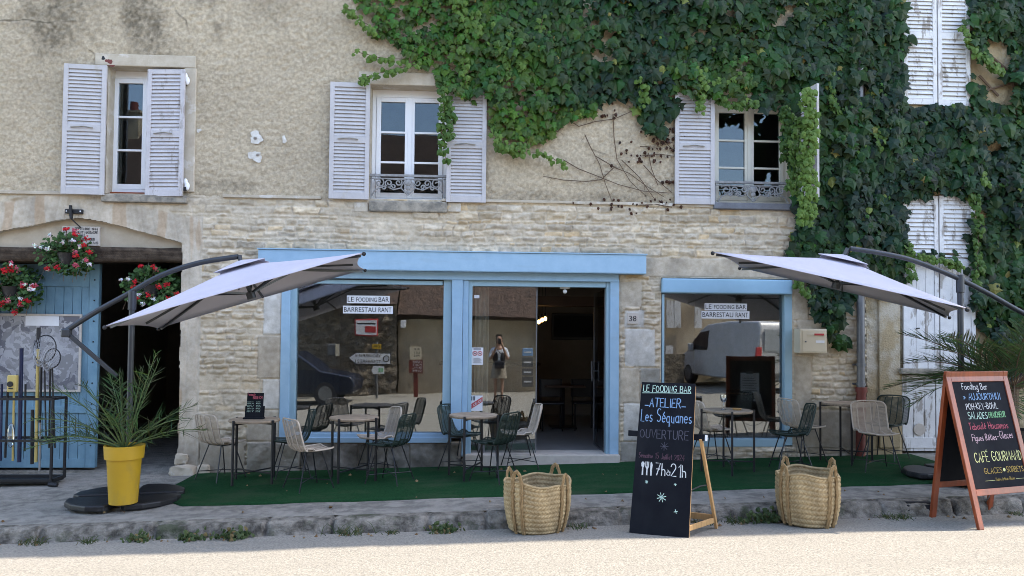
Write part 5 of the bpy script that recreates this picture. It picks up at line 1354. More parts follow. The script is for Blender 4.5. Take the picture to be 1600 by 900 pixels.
# ================================================================== baskets
def basket(px, py, r0, r1, H, rot, label):
    p = on_road(px, py); p = Vector((p.x, p.y + r0*.95, road_z(p.x, p.y + r0*.95) + .004))
    t = thing('straw_basket', label, 'basket', p, 0, 'tall woven straw baskets on the road edge')
    nu, nv = 168, 66; A = np.zeros((nv, nu+1, 3)); C = np.zeros((nv, nu+1, 3))
    for i in range(nv):
        v = i/(nv-1); z = v*H
        r = r0 + (r1-r0)*(v**.8) + .02*math.sin(v*math.pi)
        if v < .04: r -= .03*(1-v/.04)
        for j in range(nu+1):
            u = (j % nu)/nu; a = 2*math.pi*u
            band = v*11; row = int(band); fb = band-row
            herr = (u*56 + (fb if row % 2 else -fb)*1.15 + row*.37) % 1
            prof = math.sin(herr*math.pi); cord = math.sin(fb*math.pi)**.35
            w = .014*(prof*.75*cord) - .006*(1-cord)
            wob = 1 + .03*math.sin(2*a+px) + .02*math.sin(3*a+1+px)
            rr = (r + w)*wob
            zz = z + (.018*math.sin(a*2+px)+.012*math.sin(5*a))*v
            A[i, j] = (p.x + rr*math.cos(a), p.y + rr*math.sin(a), p.z + zz)
            q = .72 + .42*prof*cord; n = .85 + .3*(math.sin(row*12.9+j//3*7.3)*.5+.5); C[i, j] = (q*n, q*n*.97, q*n*.9)
    body = grid_mesh('woven_body', A, np.ones((nv-1, nu), bool), M['straw'], t, tint=np.clip(C, 0, 1.3))
    mod = body.modifiers.new('thick', 'SOLIDIFY'); mod.thickness = .012; mod.offset = -1
    bt = MB(); bt.cur = (.8, .8, .8, 1); bt.lathe([(r0-.02, .012), (0, .012)], 32, p, cap0=False, cap1=False); bt.build('basket_floor', M['straw'], t, colors=True)
    rim = MB(); rim.cur = (.85, .82, .75, 1); pts = []
    for j in range(60):
        a = 2*math.pi*j/60; wob = 1 + .03*math.sin(2*a+px) + .02*math.sin(3*a+1+px); rr = r1*wob
        pts.append((p.x+rr*math.cos(a), p.y+rr*math.sin(a), p.z+H + .018*math.sin(a*2+px)+.012*math.sin(5*a)))
    rim.tube(pts, .013, 6, closed=True); rim.build('rim', M['straw'], t, colors=True)
    for k in range(4):
        a = R(rot+90*k); hw = .24
        h = MB(); h.cur = (.70, .62, .52, 1)
        def at(aa, v, off=.016):
            r = r0 + (r1-r0)*(max(v, 0)**.8) + .02*math.sin(min(max(v, 0), 1)*math.pi); wob = 1 + .03*math.sin(2*aa+px) + .02*math.sin(3*aa+1+px)
            return Vector((p.x+(r+off)*wob*math.cos(aa), p.y+(r+off)*wob*math.sin(aa), p.z+H*v + (.018*math.sin(aa*2+px)+.012*math.sin(5*aa))*v))
        path = [at(a-hw*.62+.16*(1-v)*0, v) for v in np.linspace(.02, 1, 12)]
        for q in range(1, 10):
            g = q/10; aa = a - hw*.62 + hw*1.24*g
            path.append(at(aa, 1) + Vector((0, 0, .105*math.sin(g*math.pi)**.7)))
        path += [at(a+hw*.62, v) for v in np.linspace(1, .02, 12)]
        n = len(path)
        for s in (-.010, .0, .010):        # plaited: three strands side by side
            q = []
            for i, w in enumerate(path):
                tg = (path[min(i+1, n-1)]-path[max(i-1, 0)]).normalized(); out = (w - Vector((p.x, p.y, w.z))).normalized(); sd = tg.cross(out).normalized()
                q.append(w + sd*(s + .004*math.sin(i*2.4+s*300)) + out*(.004*math.cos(i*2.4+s*300)))
            h.tube(q, .0088, 6)
        h.build('handle', M['straw'], t, colors=True, smooth=True)
    return t
basket(842, 836, .265, .322, .47, 52, 'woven straw basket left of the tall chalkboard')
basket(1281, 825, .258, .300, .49, 20, 'woven straw basket between the tall chalkboard and the red framed menu board')

# ================================================================== chalkboards
def board_frame(O, ux, lean, back):
    """plane frame: u along ux, v up the leaning board, w out of the face"""
    up = (Vector((0, 0, 1))*math.cos(lean) + back*math.sin(lean)).normalized(); nrm = ux.cross(up).normalized()
    return lambda u, v, w=0: O + ux*u + up*v + nrm*w
def obar(mb, fr, u0, u1, v0, v1, w0, w1):
    p = [fr(u, v, w) for v in (v0, v1) for w in (w0, w1) for u in (u0, u1)]
    mb._add(p, [(0, 2, 3, 1), (4, 5, 7, 6), (0, 1, 5, 4), (1, 3, 7, 5), (3, 2, 6, 7), (2, 0, 4, 6)]); return mb
def tall_board():
    a, c = on_road(983, 833), on_road(1075, 840); a.z = road_z(a.x, a.y); c.z = road_z(c.x, c.y)
    ux = Vector((c.x-a.x, c.y-a.y, 0)); W = ux.length; ux.normalize(); W = max(W, .56)
    back = Vector((-ux.y, ux.x, 0)); lean = R(12); H = 1.44
    O = Vector((a.x, a.y, min(a.z, c.z)+.006)); fr = board_frame(O, ux, lean, back)     # w is towards the street
    t = thing('chalkboard_easel', 'tall black chalkboard with opening hours on a pine easel at the kerb', 'chalkboard', O)
    b = MB(); q = [(0, 0), (W, 0), (W, H), (.035, H)]; b._add([fr(u, v, 0) for u, v in q] + [fr(u, v, -.012) for u, v in q], [(0, 1, 2, 3), (7, 6, 5, 4), (0, 4, 5, 1), (1, 5, 6, 2), (2, 6, 7, 3), (3, 7, 4, 0)]); b.build('board', M['slateb'], t, bev=.002)
    w = MB(); obar(w, fr, W-.022, W-.002, .0, H-.02, -.045, -.0125); obar(w, fr, .040, .060, .0, H-.02, -.045, -.0125); obar(w, fr, .0225, W-.0225, H-.06, H-.02, -.045, -.0125); obar(w, fr, .0225, W-.0225, .03, .07, -.045, -.0125)
    w.build('board_stretcher', M['pine'], t, bev=.003)
    top = fr(0, .93, -.06); cross = MB(); obar(cross, fr, -.085, W+.10, .91, .965, -.075, -.047); cross.build('cross_bar', M['slateb'], t, bev=.004)
    obar(MB(), fr, W+.1005, W+.118, .91, .965, -.078, -.044).build('cross_bar_end', M['paper'], t)
    d = .50
    for u in (.03, W+.06):
        p = fr(u, .93, -.06); e = Vector((p.x, p.y, 0)) + back*.26 + ux*(.10 if u > .1 else -.05); e.z = road_z(e.x, e.y)
        MB().bar(p, e, .052, .026, up=tuple(ux)).build('rear_leg', M['pine'], t, bev=.003)
    p0, p1 = fr(.03, .93, -.06), fr(W+.06, .93, -.06)
    lo0, lo1 = p0 + back*.22, p1 + back*.22 + ux*.08; zb = road_z(p0.x, p0.y) + .13; lo0.z = lo1.z = zb
    MB().bar(lo0, lo1, .02, .06).build('rear_brace', M['pine'], t, bev=.003)
    q = fr(W-.01, .10, -.03); e = Vector((lo1.x, lo1.y, q.z+.0)); MB().bar(q, e, .02, .05).build('side_brace', M['pine'], t, bev=.003)
    q = fr(W-.01, .44, -.03); e = lo1 + (p1 - lo1)*((q.z-lo1.z)/(p1.z-lo1.z)); e.z = q.z+.02; MB().tube([q, (q+e)/2+Vector((0, 0, .012)), e], .007, 6).build('stay', M['iron'], t)
    f = lambda u, v: fr(u, v, .0025)
    L = lambda nm, key, items: [None for b in [MB()] for _ in [[write(b, *i[0], **i[1]) for i in items]] for __ in [b.build(nm, M[key], t)]]
    def line(nm, key, txt, u, v, h, width, w=.010, slope=0):
        b = MB(); write(b, txt, f, W*u, H*v, h, W*width, w, .035, 'l', slope); b.build(nm, M[key], t); return b
    b = MB(); write(b, 'LE FOODING BAR', f, W*.10, H*.937, .060, W*.83, .009, .02); ribbon(b, [(W*.09, H*.925), (W*.45, H*.931), (W*.93, H*.934)], .008, f); b.build('chalk_heading', M['c_mint'], t)
    line('chalk_line', 'c_blue', '_ATELIER_', .15, .835, .082, .70, .011)
    line('chalk_line', 'c_blue', 'Les Séquanes', .09, .735, .120, .87, .010)
    line('chalk_line', 'c_dim', 'OUVERTURE', .09, .625, .080, .83, .009)
    line('chalk_line', 'c_rose', 'Semaine 15 Juillet 2024', .09, .492, .050, .78, .006)
    line('chalk_line', 'c_white', '7h', .39, .385, .110, .17, .011); line('chalk_line', 'c_white', 'à', .585, .39, .060, .06, .008); line('chalk_line', 'c_white', '21h', .66, .385, .110, .25, .011)
    b = MB()
    for (cu, cv, r, n) in ((.52, .575, .038, 4),): 
        for k in range(n): a_ = math.pi*k/n; ribbon(b, [(W*cu-r*math.cos(a_), H*cv-r*math.sin(a_)), (W*cu+r*math.cos(a_), H*cv+r*math.sin(a_))], .006, f)
    b.build('chalk_star', M['c_dim'], t)
    b = MB()
    for (cu, cv, r, n) in ((.52, .245, .042, 4), (.25, .335, .012, 3), (.74, .335, .010, 2), (.77, .165, .016, 2)):
        for k in range(n): a_ = math.pi*k/n + .3; ribbon(b, [(W*cu-r*math.cos(a_), H*cv-r*math.sin(a_)), (W*cu+r*math.cos(a_), H*cv+r*math.sin(a_))], .008, f)
    b.build('chalk_star', M['c_mint'], t)
    b = MB(); v0 = H*.378
    def blob(cu, pts): b._add([f(W*cu+x, v0+y) for x, y in pts], [tuple(range(len(pts)))])
    blob(.17, [(-.008,0),(.008,0),(.006,.07),(.014,.085),(.016,.11),(.008,.125),(-.008,.125),(-.016,.11),(-.014,.085),(-.006,.07)])
    for k in (-.014, 0, .014): blob(.245, [(k-.004,.08),(k+.004,.08),(k+.004,.128),(k-.004,.128)])
    blob(.245, [(-.007,0),(.007,0),(.006,.055),(.018,.082),(-.018,.082),(-.006,.055)]); blob(.315, [(-.006,0),(.008,0),(.010,.06),(.014,.10),(.004,.13),(-.008,.12),(-.008,.05)])
    b.build('chalk_cutlery', M['c_white'], t)
tall_board()
def menu_board():
    c = on_road(1531, 829); a = R(17)
    ux = Vector((math.cos(a), math.sin(a), 0)); back = Vector((-math.sin(a), math.cos(a), 0))
    W, H = .84, 1.46; lean = R(13.5); lean2 = R(7); O = Vector((c.x, c.y, road_z(c.x, c.y)+.004))
    fr = board_frame(O, ux, lean, back)
    t = thing('sandwich_board', 'red brown framed sandwich board with coloured chalk menu on the right', 'chalkboard', O)
    topb = fr(0, H, 0); spread = H*(math.sin(lean)+math.sin(lean2))
    O2 = O + back*(spread+.02); O2.z = O.z
    frb = board_frame(O2, ux, -lean2, back)
    def side(fr_, nm, sgn):
        w0, w1 = (-.032, .0) if sgn > 0 else (.0, .032)
        b = MB(); obar(b, fr_, 0, .062, 0, H, w0, w1); obar(b, fr_, W-.062, W, 0, H, w0, w1); obar(b, fr_, .0622, W-.0622, .30, .36, w0+.001, w1-.001); obar(b, fr_, .0622, W-.0622, H-.075, H-.002, w0+.001, w1-.001)
        o = b.build(nm, M['redwood'], t, bev=.004)
        obar(MB(), fr_, .06, W-.06, .35, H-.07, (w0+.010), (w1-.010)).build('slate_panel', M['slateb'], o)
    side(fr, 'front_frame', 1); side(frb, 'rear_frame', -1)
    obar(MB(), frb, W*.30, W*.68, .66, 1.16, .003, .009).build('menu_sheet', M['paper'], t); b = MB(); obar(b, frb, W*.42, W*.56, 1.14, 1.19, -.010, .009); b.build('paper_clip', M['zinc'], t)
    b = MB()
    for k in range(9): obar(b, frb, W*.34, W*(.64-.03*(k % 3)), .70+.045*k, .71+.045*k, .0012, .0028)
    b.build('menu_print', M['ink'], t)
    b = MB(); 
    for u in (.05, W-.05): b.bar(fr(u, H-.02, -.02), frb(u, H-.02, .02), .03, .01)
    b.build('hinge', M['iron'], t)
    ch = MB(); p, q = fr(.05, .33, -.03), frb(W-.05, .33, .0)
    p, q = fr(W*.3, .30, -.02), frb(W*.75, .30, .02)
    ch.tube([p.lerp(q, k/10) - Vector((0, 0, .10*math.sin(math.pi*k/10))) for k in range(11)], .005, 5); ch.build('chain', M['zinc'], t)
    f = lambda u, v: fr(u, v, -.0075)
    x0, x1, y0, y1 = .065, W-.065, .36, H-.075; w = x1-x0; h = y1-y0
    def line(key, txt, u, v, hh, width, lw=.0075, slope=0, nm='chalk_line'):
        b = MB(); write(b, txt, f, x0+w*u, y0+h*v, h*hh, w*width, lw, .03, 'l', slope); b.build(nm, M[key], t)
    line('c_white', 'Fooding Bar', .17, .925, .062, .48); line('c_blue', '» AUJOUR\'DHUI', .16, .825, .060, .70, .008); line('c_white', 'POH-KEY-BOWL', .17, .735, .056, .60)
    line('c_mint', 'SALADES', .17, .645, .062, .36); line('c_green', 'FRAICHEUR', .56, .652, .052, .32); line('c_red', 'Taboulé Hoummos', .14, .545, .065, .74); line('c_pink', 'Figues Rôties-', .15, .440, .062, .50); line('c_pink', 'Glaces', .68, .450, .072, .25)
    line('c_yell', 'CAFÉ GOURMAND', .12, .245, .085, .88, .0095); line('c_gold', 'GLACES', .24, .135, .050, .33, .007); line('c_gold', 'SORBETS', .66, .135, .050, .32, .007); line('c_gold', 'Maître Artisan Glacier', .42, .065, .028, .36, .004)
    b = MB(); q = f(x0+w*.615, y0+h*.16); pts = [f(x0+w*.615+.017*math.cos(k*.5236), y0+h*.16+.017*math.sin(k*.5236)) for k in range(12)]; b._add(pts, [tuple(range(12))])
    b.build('chalk_dot', M['c_yell'], t)
    b = MB(); ribbon(b, [(x0+w*.22, y0+h*.07), (x0+w*.40, y0+h*.07)], .003, f); ribbon(b, [(x0+w*.80, y0+h*.07), (x0+w*.95, y0+h*.07)], .003, f); b.build('chalk_rule', M['c_yell'], t)
menu_board()

# ================================================================== flowers, fishing rack
def geranium(px, py, Y, rx, rz, label, seed, pot=True, hang=None, nf=16, whites=8):
    c = on_y(px, py, Y); rnd = random.Random(seed)
    t = thing('hanging_geraniums', label, 'flower basket', c, 0, 'red and white geraniums hung in the carriage arch')
    lv = Leaves(); fl = Leaves(); s = MB()
    for k in range(int(620*rx*rz/.08)):
        a = rnd.uniform(0, 2*math.pi); rr = rnd.random()**.55; ph = rnd.uniform(-1, 1)
        p = c + Vector((rx*rr*math.cos(a), .20*rr*rnd.uniform(-1, 1), rz*rr*math.sin(a)))
        if p.y < Y - .0 and rnd.random() < .0: continue
        col = mixc((.025, .065, .020), (.065, .135, .035), rnd.random())
        lv.add(p, rnd.uniform(.035, .065), Vector((rnd.gauss(0, .8), -.5, -.6)), Vector((rnd.gauss(0, .6), -1, .8+rnd.gauss(0, .4))), col, LEAFR, .15)
    for k in range(nf + whites):
        a = rnd.uniform(0, 2*math.pi); rr = rnd.uniform(.45, 1.18)
        p = c + Vector((rx*rr*math.cos(a), -.10-.12*rnd.random(), rz*rr*math.sin(a)*1.05))
        red = k < nf
        base = (.52, .018, .028) if rnd.random() < .75 else (.50, .10, .14)
        if not red: base = (.72, .72, .72)
        s.tube([c + (p-c)*.5, p], .003, 4)
        R_ = rnd.uniform(.026, .048) if red else rnd.uniform(.02, .034)
        for q in range(26):
            d = Vector((rnd.gauss(0, 1), rnd.gauss(-.4, 1), rnd.gauss(0, .8))).normalized()
            fl.add(p + d*R_*rnd.uniform(.5, 1), rnd.uniform(.018, .028), Vector((rnd.gauss(0, 1), rnd.gauss(0, 1), rnd.gauss(0, 1))), d, tuple(v*rnd.uniform(.75, 1.2) for v in base), LEAFR, .1)
    for k in range(8):
        a = rnd.uniform(-1, 1); x = c.x + rx*a; s.tube([(x, c.y, c.z-rz*.4), (x+rnd.uniform(-.05, .05), c.y-.1, c.z-rz*rnd.uniform(1.0, 1.45))], .003, 4)
    lv.build('foliage', M['leaf'], t); fl.build('blooms', M['petal'], t); s.build('flower_stems', M['bark'], t)
    if pot: MB().lathe([(.09, -.16), (.13, .0), (.14, .0), (.13, .0), (.0, -.02)], 20, c, cap1=False).build('pot', M['plastic'], t, smooth=True)
    if hang:
        h = on_y(*hang, Y); w = MB()
        for k in range(3): a = 2.1*k; w.tube([h, c + Vector((.13*math.cos(a), .13*math.sin(a), 0))], .0035, 4)
        w.build('hanging_wire', M['zinc'], t)
    return t
geranium(107, 396, -.02, .33, .27, 'red and white geraniums growing in front of the memorial tablet', 3, nf=13, whites=10)
geranium(20, 448, .10, .34, .31, 'large red geraniums hung before the blue barn door', 4, nf=26, whites=8)
geranium(238, 446, .12, .36, .26, 'red geraniums hung on a wire in the dark passage', 5, hang=(236, 395), nf=12, whites=7)
def rack():
    Y = -.42; zg = lambda x: pave_z(x, Y)
    fl = on_y(45, 725, Y)
    x0, x1 = on_y(-40, 700, Y).x, on_y(92, 700, Y).x
    zt, zm = on_y(60, 622, Y).z, on_y(60, 686, Y).z
    t = thing('fishing_rack', 'black metal stand for fishing gear in front of the blue barn door', 'rack', ((x0+x1)/2, Y, zg(fl.x)))
    for xx in (x0, x1):
        for yy in (Y-.16, Y+.14): MB().bar((xx, yy, zg(xx)+.05), (xx, yy, zt), .028).build('post', M['iron'], t, bev=.003)
    b = MB()
    for z in (zt, zm, zg(x0)+.10):
        b.bar((x0, Y-.16, z), (x1, Y-.16, z), .03).bar((x0, Y+.14, z), (x1, Y+.14, z), .03).bar((x0, Y-.16, z+.001), (x0, Y+.14, z+.001), .028).bar((x1, Y-.16, z+.001), (x1, Y+.14, z+.001), .028)
    b.build('rails', M['iron'], t); MB().box(x0, x1, Y-.15, Y+.13, zg(x0)+.06, zg(x0)+.085).build('tray', M['iron'], t)
    for xx in (x0, x1):
        MB().tube([(xx, Y-.20, zg(xx)+.035), (xx+.10, Y-.20, zg(xx)+.02)], .03, 8).build('foot', M['iron'], t)
    def rod(px, ptop, pbot, m, r, label, grip=None, lean=0, name='pole'):
        x = on_y(px, 650, Y).x; z1 = on_y(px, ptop, Y).z; z0 = max(on_y(px, pbot, Y).z, zg(x)+.10)
        o = thing(name, label, 'fishing pole', (x, Y, z0), 0, 'poles standing in the fishing rack')
        MB().tube([(x, Y, z0), (x+lean, Y-.02, z1)], r, 10).build('shaft', m, o, smooth=True)
        if grip: g = on_y(px, grip, Y).z; MB().tube([(x+lean, Y-.02, g), (x+lean*1.02, Y-.02, z1+.01)], r*1.15, 10).build('grip', M['iron'], o, smooth=True)
        return x, z1
    navy = mat('navy lacquer', (.012, .02, .06), rough=.35); gold = mat('golden lacquer', (.55, .42, .14), rough=.35); silver = mat('silver tube', (.35, .35, .36), rough=.35, metal=.6)
    rod(32, 544, 722, navy, .024, 'thick navy pole in the fishing rack'); rod(58, 513, 722, gold, .020, 'tall golden pole with a black grip in the fishing rack', grip=545)
    rod(64, 575, 735, silver, .012, 'thin silver rod with a black grip right of the golden pole', grip=660); rod(22, 590, 720, gold, .013, 'short golden rod behind the brass reel'); rod(40, 600, 705, M['iron'], .012, 'thin black rod between the navy and golden poles')
    rod(10, 610, 715, M['iron'], .014, 'short black rod at the left of the fishing rack', lean=.02); rod(78, 575, 700, M['iron'], .011, 'thin black rod at the right of the fishing rack'); rod(3, 600, 720, navy, .014, 'thin navy rod at the edge of the picture'); rod(52, 640, 725, M['iron'], .02, 'short stout black handle in the fishing rack')
    # landing nets
    def net(px, py, r, label, m, hp):
        c = on_y(px, py, Y-.05); o = thing('landing_net', label, 'net', c)
        pts = [c + Vector((r*.8*math.cos(a), .02*math.sin(a), r*math.sin(a))) for a in np.linspace(0, 2*math.pi, 25)[:-1]]
        MB().tube(pts, .007, 6, closed=True).build('hoop', M['iron'], o)
        n = MB()
        for i in range(24):
            q = [pts[i].lerp(c + Vector((.02*math.sin(i), -.10, -r*1.3)), f) + Vector((0, -.06*math.sin(f*3.14), 0)) for f in np.linspace(0, 1, 6)]; n.tube(q, .0022, 3)
        for f in np.linspace(.12, .9, 7):
            n.tube([p.lerp(c + Vector((0, -.10, -r*1.3)), f) + Vector((0, -.06*math.sin(f*3.14), 0)) for p in pts], .0022, 3, closed=True)
        n.build('mesh_bag', m, o); h = on_y(hp[0], hp[1], Y-.05); MB().tube([c + Vector((0, 0, -r)), h], .010, 8).build('handle', M['iron'], o)
    net(70, 545, .17, 'round landing net with a grey mesh bag before the framed map', silver, (72, 690)); net(82, 560, .12, 'smaller landing net at the right of the fishing rack', silver, (86, 700))
    c = on_y(20, 600, Y-.12)
    o = thing('fishing_reel', 'square brass reel on the front of the fishing rack', 'reel', c)
    MB().box(c.x-.055, c.x+.055, c.y-.03, c.y+.03, c.z-.10, c.z+.11).build('case', gold, o, bev=.012)
    MB().tube([(c.x-.01, c.y-.045, c.z), (c.x-.01, c.y-.031, c.z)], .035, 14).box(c.x-.02, c.x+.03, c.y-.052, c.y-.046, c.z-.06, c.z-.045).build('dial', M['iron'], o)
    c = on_y(17, 680, Y-.16); o = thing('plastic_bag', 'clear plastic bag of tackle hanging on the fishing rack', 'bag', c)
    MB().ball((c.x, c.y, c.z), .07, 12, 9, (.7, .5, 2.2)).build('sack', M['clear'], o, smooth=True)
rack()

# ================================================================== weeds, drain
GREENS = [(.035, .065, .022), (.055, .095, .03), (.08, .11, .04)]
def weed(px, py, s, kind, label, road=True):
    yk = KY0 - .285 if road else KY0 - .03
    s = s*.78
    p = on_y(px, py, yk); p.z = road_z(p.x, yk) + .012 if road else pave_z(p.x, yk); rnd = random.Random(int(px*3+py))
    l = Leaves(); r_ = rnd
    for k in range(int((46 if kind == 'grass' else 90)*s)+12):
        a = rnd.uniform(0, 2*math.pi); o = Vector((rnd.gauss(0, .085*s), rnd.gauss(0, .035), -.01)); c = mixc(GREENS[0], GREENS[2], rnd.random())
        if rnd.random() < .12: c = (.16, .12, .05)
        d = Vector((math.cos(a)*rnd.uniform(.3, 1.1), math.sin(a)*.6, rnd.uniform(.4, 1.3))).normalized()
        if kind == 'grass':
            L = rnd.uniform(.05, .17)*s; x = d.cross(Vector((0, 1, .2))).normalized()*.003; b0 = p+o; k0 = l.n; m_ = b0 + d*L*.6; e = b0 + d*L + Vector((math.cos(a)*.03, 0, -.02))
            l.v += [b0-x, b0+x, m_+x*.9, m_-x*.9, e]; l.f += [(k0, k0+1, k0+2, k0+3), (k0+3, k0+2, k0+4)]; l.c += [(*c, 1)]*5; l.n += 5
        else:
            l.add(p+o+Vector((0, 0, rnd.uniform(0, .11)*s*rnd.random())), rnd.uniform(.022, .05)*s**.4, d, Vector((rnd.gauss(0, .5), -.6, 1)), c, LEAFR, .2)
    t = thing('kerb_weed', label, 'weed', p, 0, 'weeds growing along the kerb'); l.build('leaf_tuft', M['leaf'], t)
for a in ((52, 845, 1.0, 'grass', 'flat grass tuft at the foot of the kerb on the far left'), (138, 838, .8, 'grass', 'small weed by a stone below the yellow planter'), (218, 838, 1.0, 'leafy', 'low leafy weed in the gutter under the planter base'), (297, 834, .9, 'leafy', 'spreading weed in the gutter near the carpet end'), (362, 832, 1.35, 'leafy', 'bushy weed below the leftmost table'), (545, 825, 1.3, 'grass', 'yellowing upright weed below the middle round table'), (694, 815, 1.1, 'leafy', 'tall thin weed on the kerb below the glass door table'), (612, 826, .6, 'grass', 'tiny grass tuft between the yellowing and the thin weed'),
          (1195, 806, 1.7, 'leafy', 'big leafy weed clump between the chalkboard and the basket'), (1150, 808, 1.0, 'grass', 'grass tuft just behind the pine easel leg'), (1100, 812, .8, 'grass', 'short grass behind the tall chalkboard'), (1395, 798, 1.0, 'grass', 'grass strip on the kerb left of the drain'), (1412, 782, .6, 'grass', 'small tuft on the pavement above the drain'), (1590, 778, .7, 'grass', 'little weed behind the sandwich board'), (905, 818, .7, 'grass', 'grass wisp right of the left basket')):
    weed(*a)
c = on_y(1431, 800, KY0-.105); c.z = pave_z(c.x, KY0)
dr = thing('drain_inlet', 'dark square drain inlet set into the kerb', 'drain', (c.x, c.y, c.z))
b = MB(); b.box(c.x-.10, c.x+.10, c.y-.06, c.y+.1, c.z-.15, c.z-.035); b.build('opening', M['ink'], dr)  # solid black box, the dark inside of the inlet put into colour
b = MB(); b.box(c.x-.135, c.x-.101, c.y-.07, c.y+.1, c.z-.17, c.z-.034).box(c.x+.101, c.x+.135, c.y-.07, c.y+.1, c.z-.17, c.z-.034).box(c.x-.135, c.x+.135, c.y-.05, c.y+.16, c.z-.033, c.z-.004); b.build('surround', M['iron'], dr, bev=.01)

def litter():
    l = Leaves(); rnd = random.Random(77)
    for k in range(90):
        m_ = rnd.random()
        if m_ < .55: x = rnd.uniform(-6.5, 6.5); y = KY0 - .27 - abs(rnd.gauss(0, .05)); z = road_z(x, y) + .012
        elif m_ < .8: x = rnd.uniform(-6.5, 6.3); y = rnd.uniform(KY0+.1, -1.9); z = pave_z(x, y) + .02
        else: x = rnd.uniform(-3.2, 5.8); y = rnd.uniform(-1.9, -.1); z = pave_z(x, y) + .028
        a = rnd.uniform(0, 6.28); c = mixc((.16, .09, .04), (.30, .21, .11), rnd.random())
        l.add(Vector((x, y, z)), rnd.uniform(.018, .045), Vector((math.cos(a), math.sin(a), rnd.uniform(0, .3))), Vector((rnd.gauss(0, .4), rnd.gauss(0, .4), 1)), c, LEAFR, .5)
    off = Vector((0, 0, 0)); me = bpy.data.meshes.new('fallen_leaves'); me.from_pydata([tuple(v) for v in l.v], [], l.f)
    at = me.color_attributes.new('tint', 'FLOAT_COLOR', 'POINT'); at.data.foreach_set('color', np.array(l.c, np.float32).ravel()); me.materials.append(M['leaf'])
    o = bpy.data.objects.new('fallen_leaves', me); COL.objects.link(o); tag(o, 'dry brown leaf litter scattered along the kerb and on the turf carpet', 'leaf litter', None, 'stuff')
litter()
# ================================================================== the other side of the street (seen mirrored in the panes)
YG = .09
def mir(px, py, V):
    p = on_y(px, py, V); return Vector((p.x, 2*YG - V, p.z))
def mrect(x0, y0, x1, y1, V):
    a, c = mir(x0, y0, V), mir(x1, y1, V); return a.x, c.x, c.z, a.z, a.y
M['barnstone'] = mat('dark rubble', (.30, .25, .19), (.12, .10, .08), rough=.95, scale=4, detail=12, bump=1, bscale=5, bdist=.2, stain=((.10, .085, .07), 7, .5, .58, .8, (.6, 1, 1.6)))
M['barnplaster'] = mat('stained ochre render', (.50, .42, .30), (.36, .29, .21), rough=.95, scale=1.2, detail=10, bump=.4, stain=((.20, .17, .14), .9, .5, .68, .75, (1.4, 1, .5)))
barn = thing('barn', 'long stone and ochre barn with a steep brown roof across the street', 'barn', (-5, -14, 0))
bz = -.5; xa, xb, xc = -17.0, mir(622, 560, 14).x, mir(930, 560, 14).x
def opp_wall(x0, x1, z1, y, m, nm, par, amp):
    xs = np.arange(x0, x1+.05, .09); zs = np.arange(bz, z1+.02, .07); X, Z = np.meshgrid(xs, zs)
    h = amp*fbm(X*4, Z*8, 4, 130)
    return grid_mesh(nm, np.stack([X, y+h, Z], -1), np.ones((len(zs)-1, len(xs)-1), bool), m, par)
opp_wall(xa, xb, 3.0, -13.75, M['barnstone'], 'stone_wall', barn, .10); opp_wall(xb, xc, 2.35, -13.95, M['barnplaster'], 'rendered_wall', barn, .02)
MB().box(xa, xc, -22, -14.15, bz, 2.25).build('barn_body', M['barnstone'], barn)
b = MB(); b.quad((xa-.3, -13.4, 2.75), (xb, -13.4, 2.75), (xb, -20.5, 10.2), (xa-.3, -20.5, 10.2)); b.quad((xb, -13.6, 2.45), (xc+.2, -13.6, 2.35), (xc-.6, -20.5, 10.1), (xb, -20.5, 10.2)); b.quad((xa-.3, -20.5, 10.2), (xc-.6, -20.5, 10.1), (xc-.6, -27, 2.5), (xa-.3, -27, 2.5)); b._add([(xa, -14, 2.7), (xa, -27, 2.5), (xa, -20.5, 10.2), (xc-.1, -14, 2.3), (xc-.3, -27, 2.5), (xc-.6, -20.5, 10.1)], [(0, 1, 2), (3, 4, 5)])
b.build('roof', mat('old brown tiles', (.12, .078, .06), (.06, .042, .035), rough=.95, scale=5, detail=12, bump=1, bscale=9, bdist=.1), barn)
c = mir(203, 190, 20.4); b = MB(); b.box(c.x-.35, c.x+.35, c.y-.3, c.y+.3, c.z-1.2, c.z+.35); b.box(c.x-.42, c.x+.42, c.y-.36, c.y+.36, c.z+.35, c.z+.45)
ch = b.build('chimney', M['barnplaster'], barn); MB().lathe([(.16, .45), (.13, .9)], 14, c).build('chimney_pot', M['oxide'], ch)
x0, x1, z0, z1, y = mrect(627, 500, 635, 512, 13.9); MB().box(x0, x1, y, y+.12, z0, z1).build('meter_box', M['paper'], barn, bev=.01)
x0, x1, z0, z1, y = mrect(555, 498, 590, 525, 13.6)
t = thing('street_plaque', 'red bordered enamel plaque on the barn wall across the street', 'plaque', ((x0+x1)/2, y, z0))
MB().box(x0, x1, y-.02, y+.02, z0, z1).build('border', M['red'], t, bev=.02); MB().box(x0+.04, x1-.04, y+.021, y+.026, z0+.04, z1-.04).build('face', M['paper'], t)
MB().box((x0+x1)/2-.02, x1-.07, y+.027, y+.030, z0+.12, z0+.32).build('red_block', M['red'], t); MB().box(x0+.08, x1-.08, y+.027, y+.030, z1-.16, z1-.12).build('dark_line', M['ink'], t)
x0, x1, z0, z1, y = mrect(512, 537, 530, 557, 13.3); t = thing('letter_box', 'grey public letter box on the barn wall across the street', 'letter box', ((x0+x1)/2, y, z0))
MB().box(x0, x1, y-.25, y, z0, z1).build('body', M['zinc'], t, bev=.03); MB().box(x1-.10, x1-.005, y+.001, y+.02, z0, z1).build('side_strip', M['mail'], t)
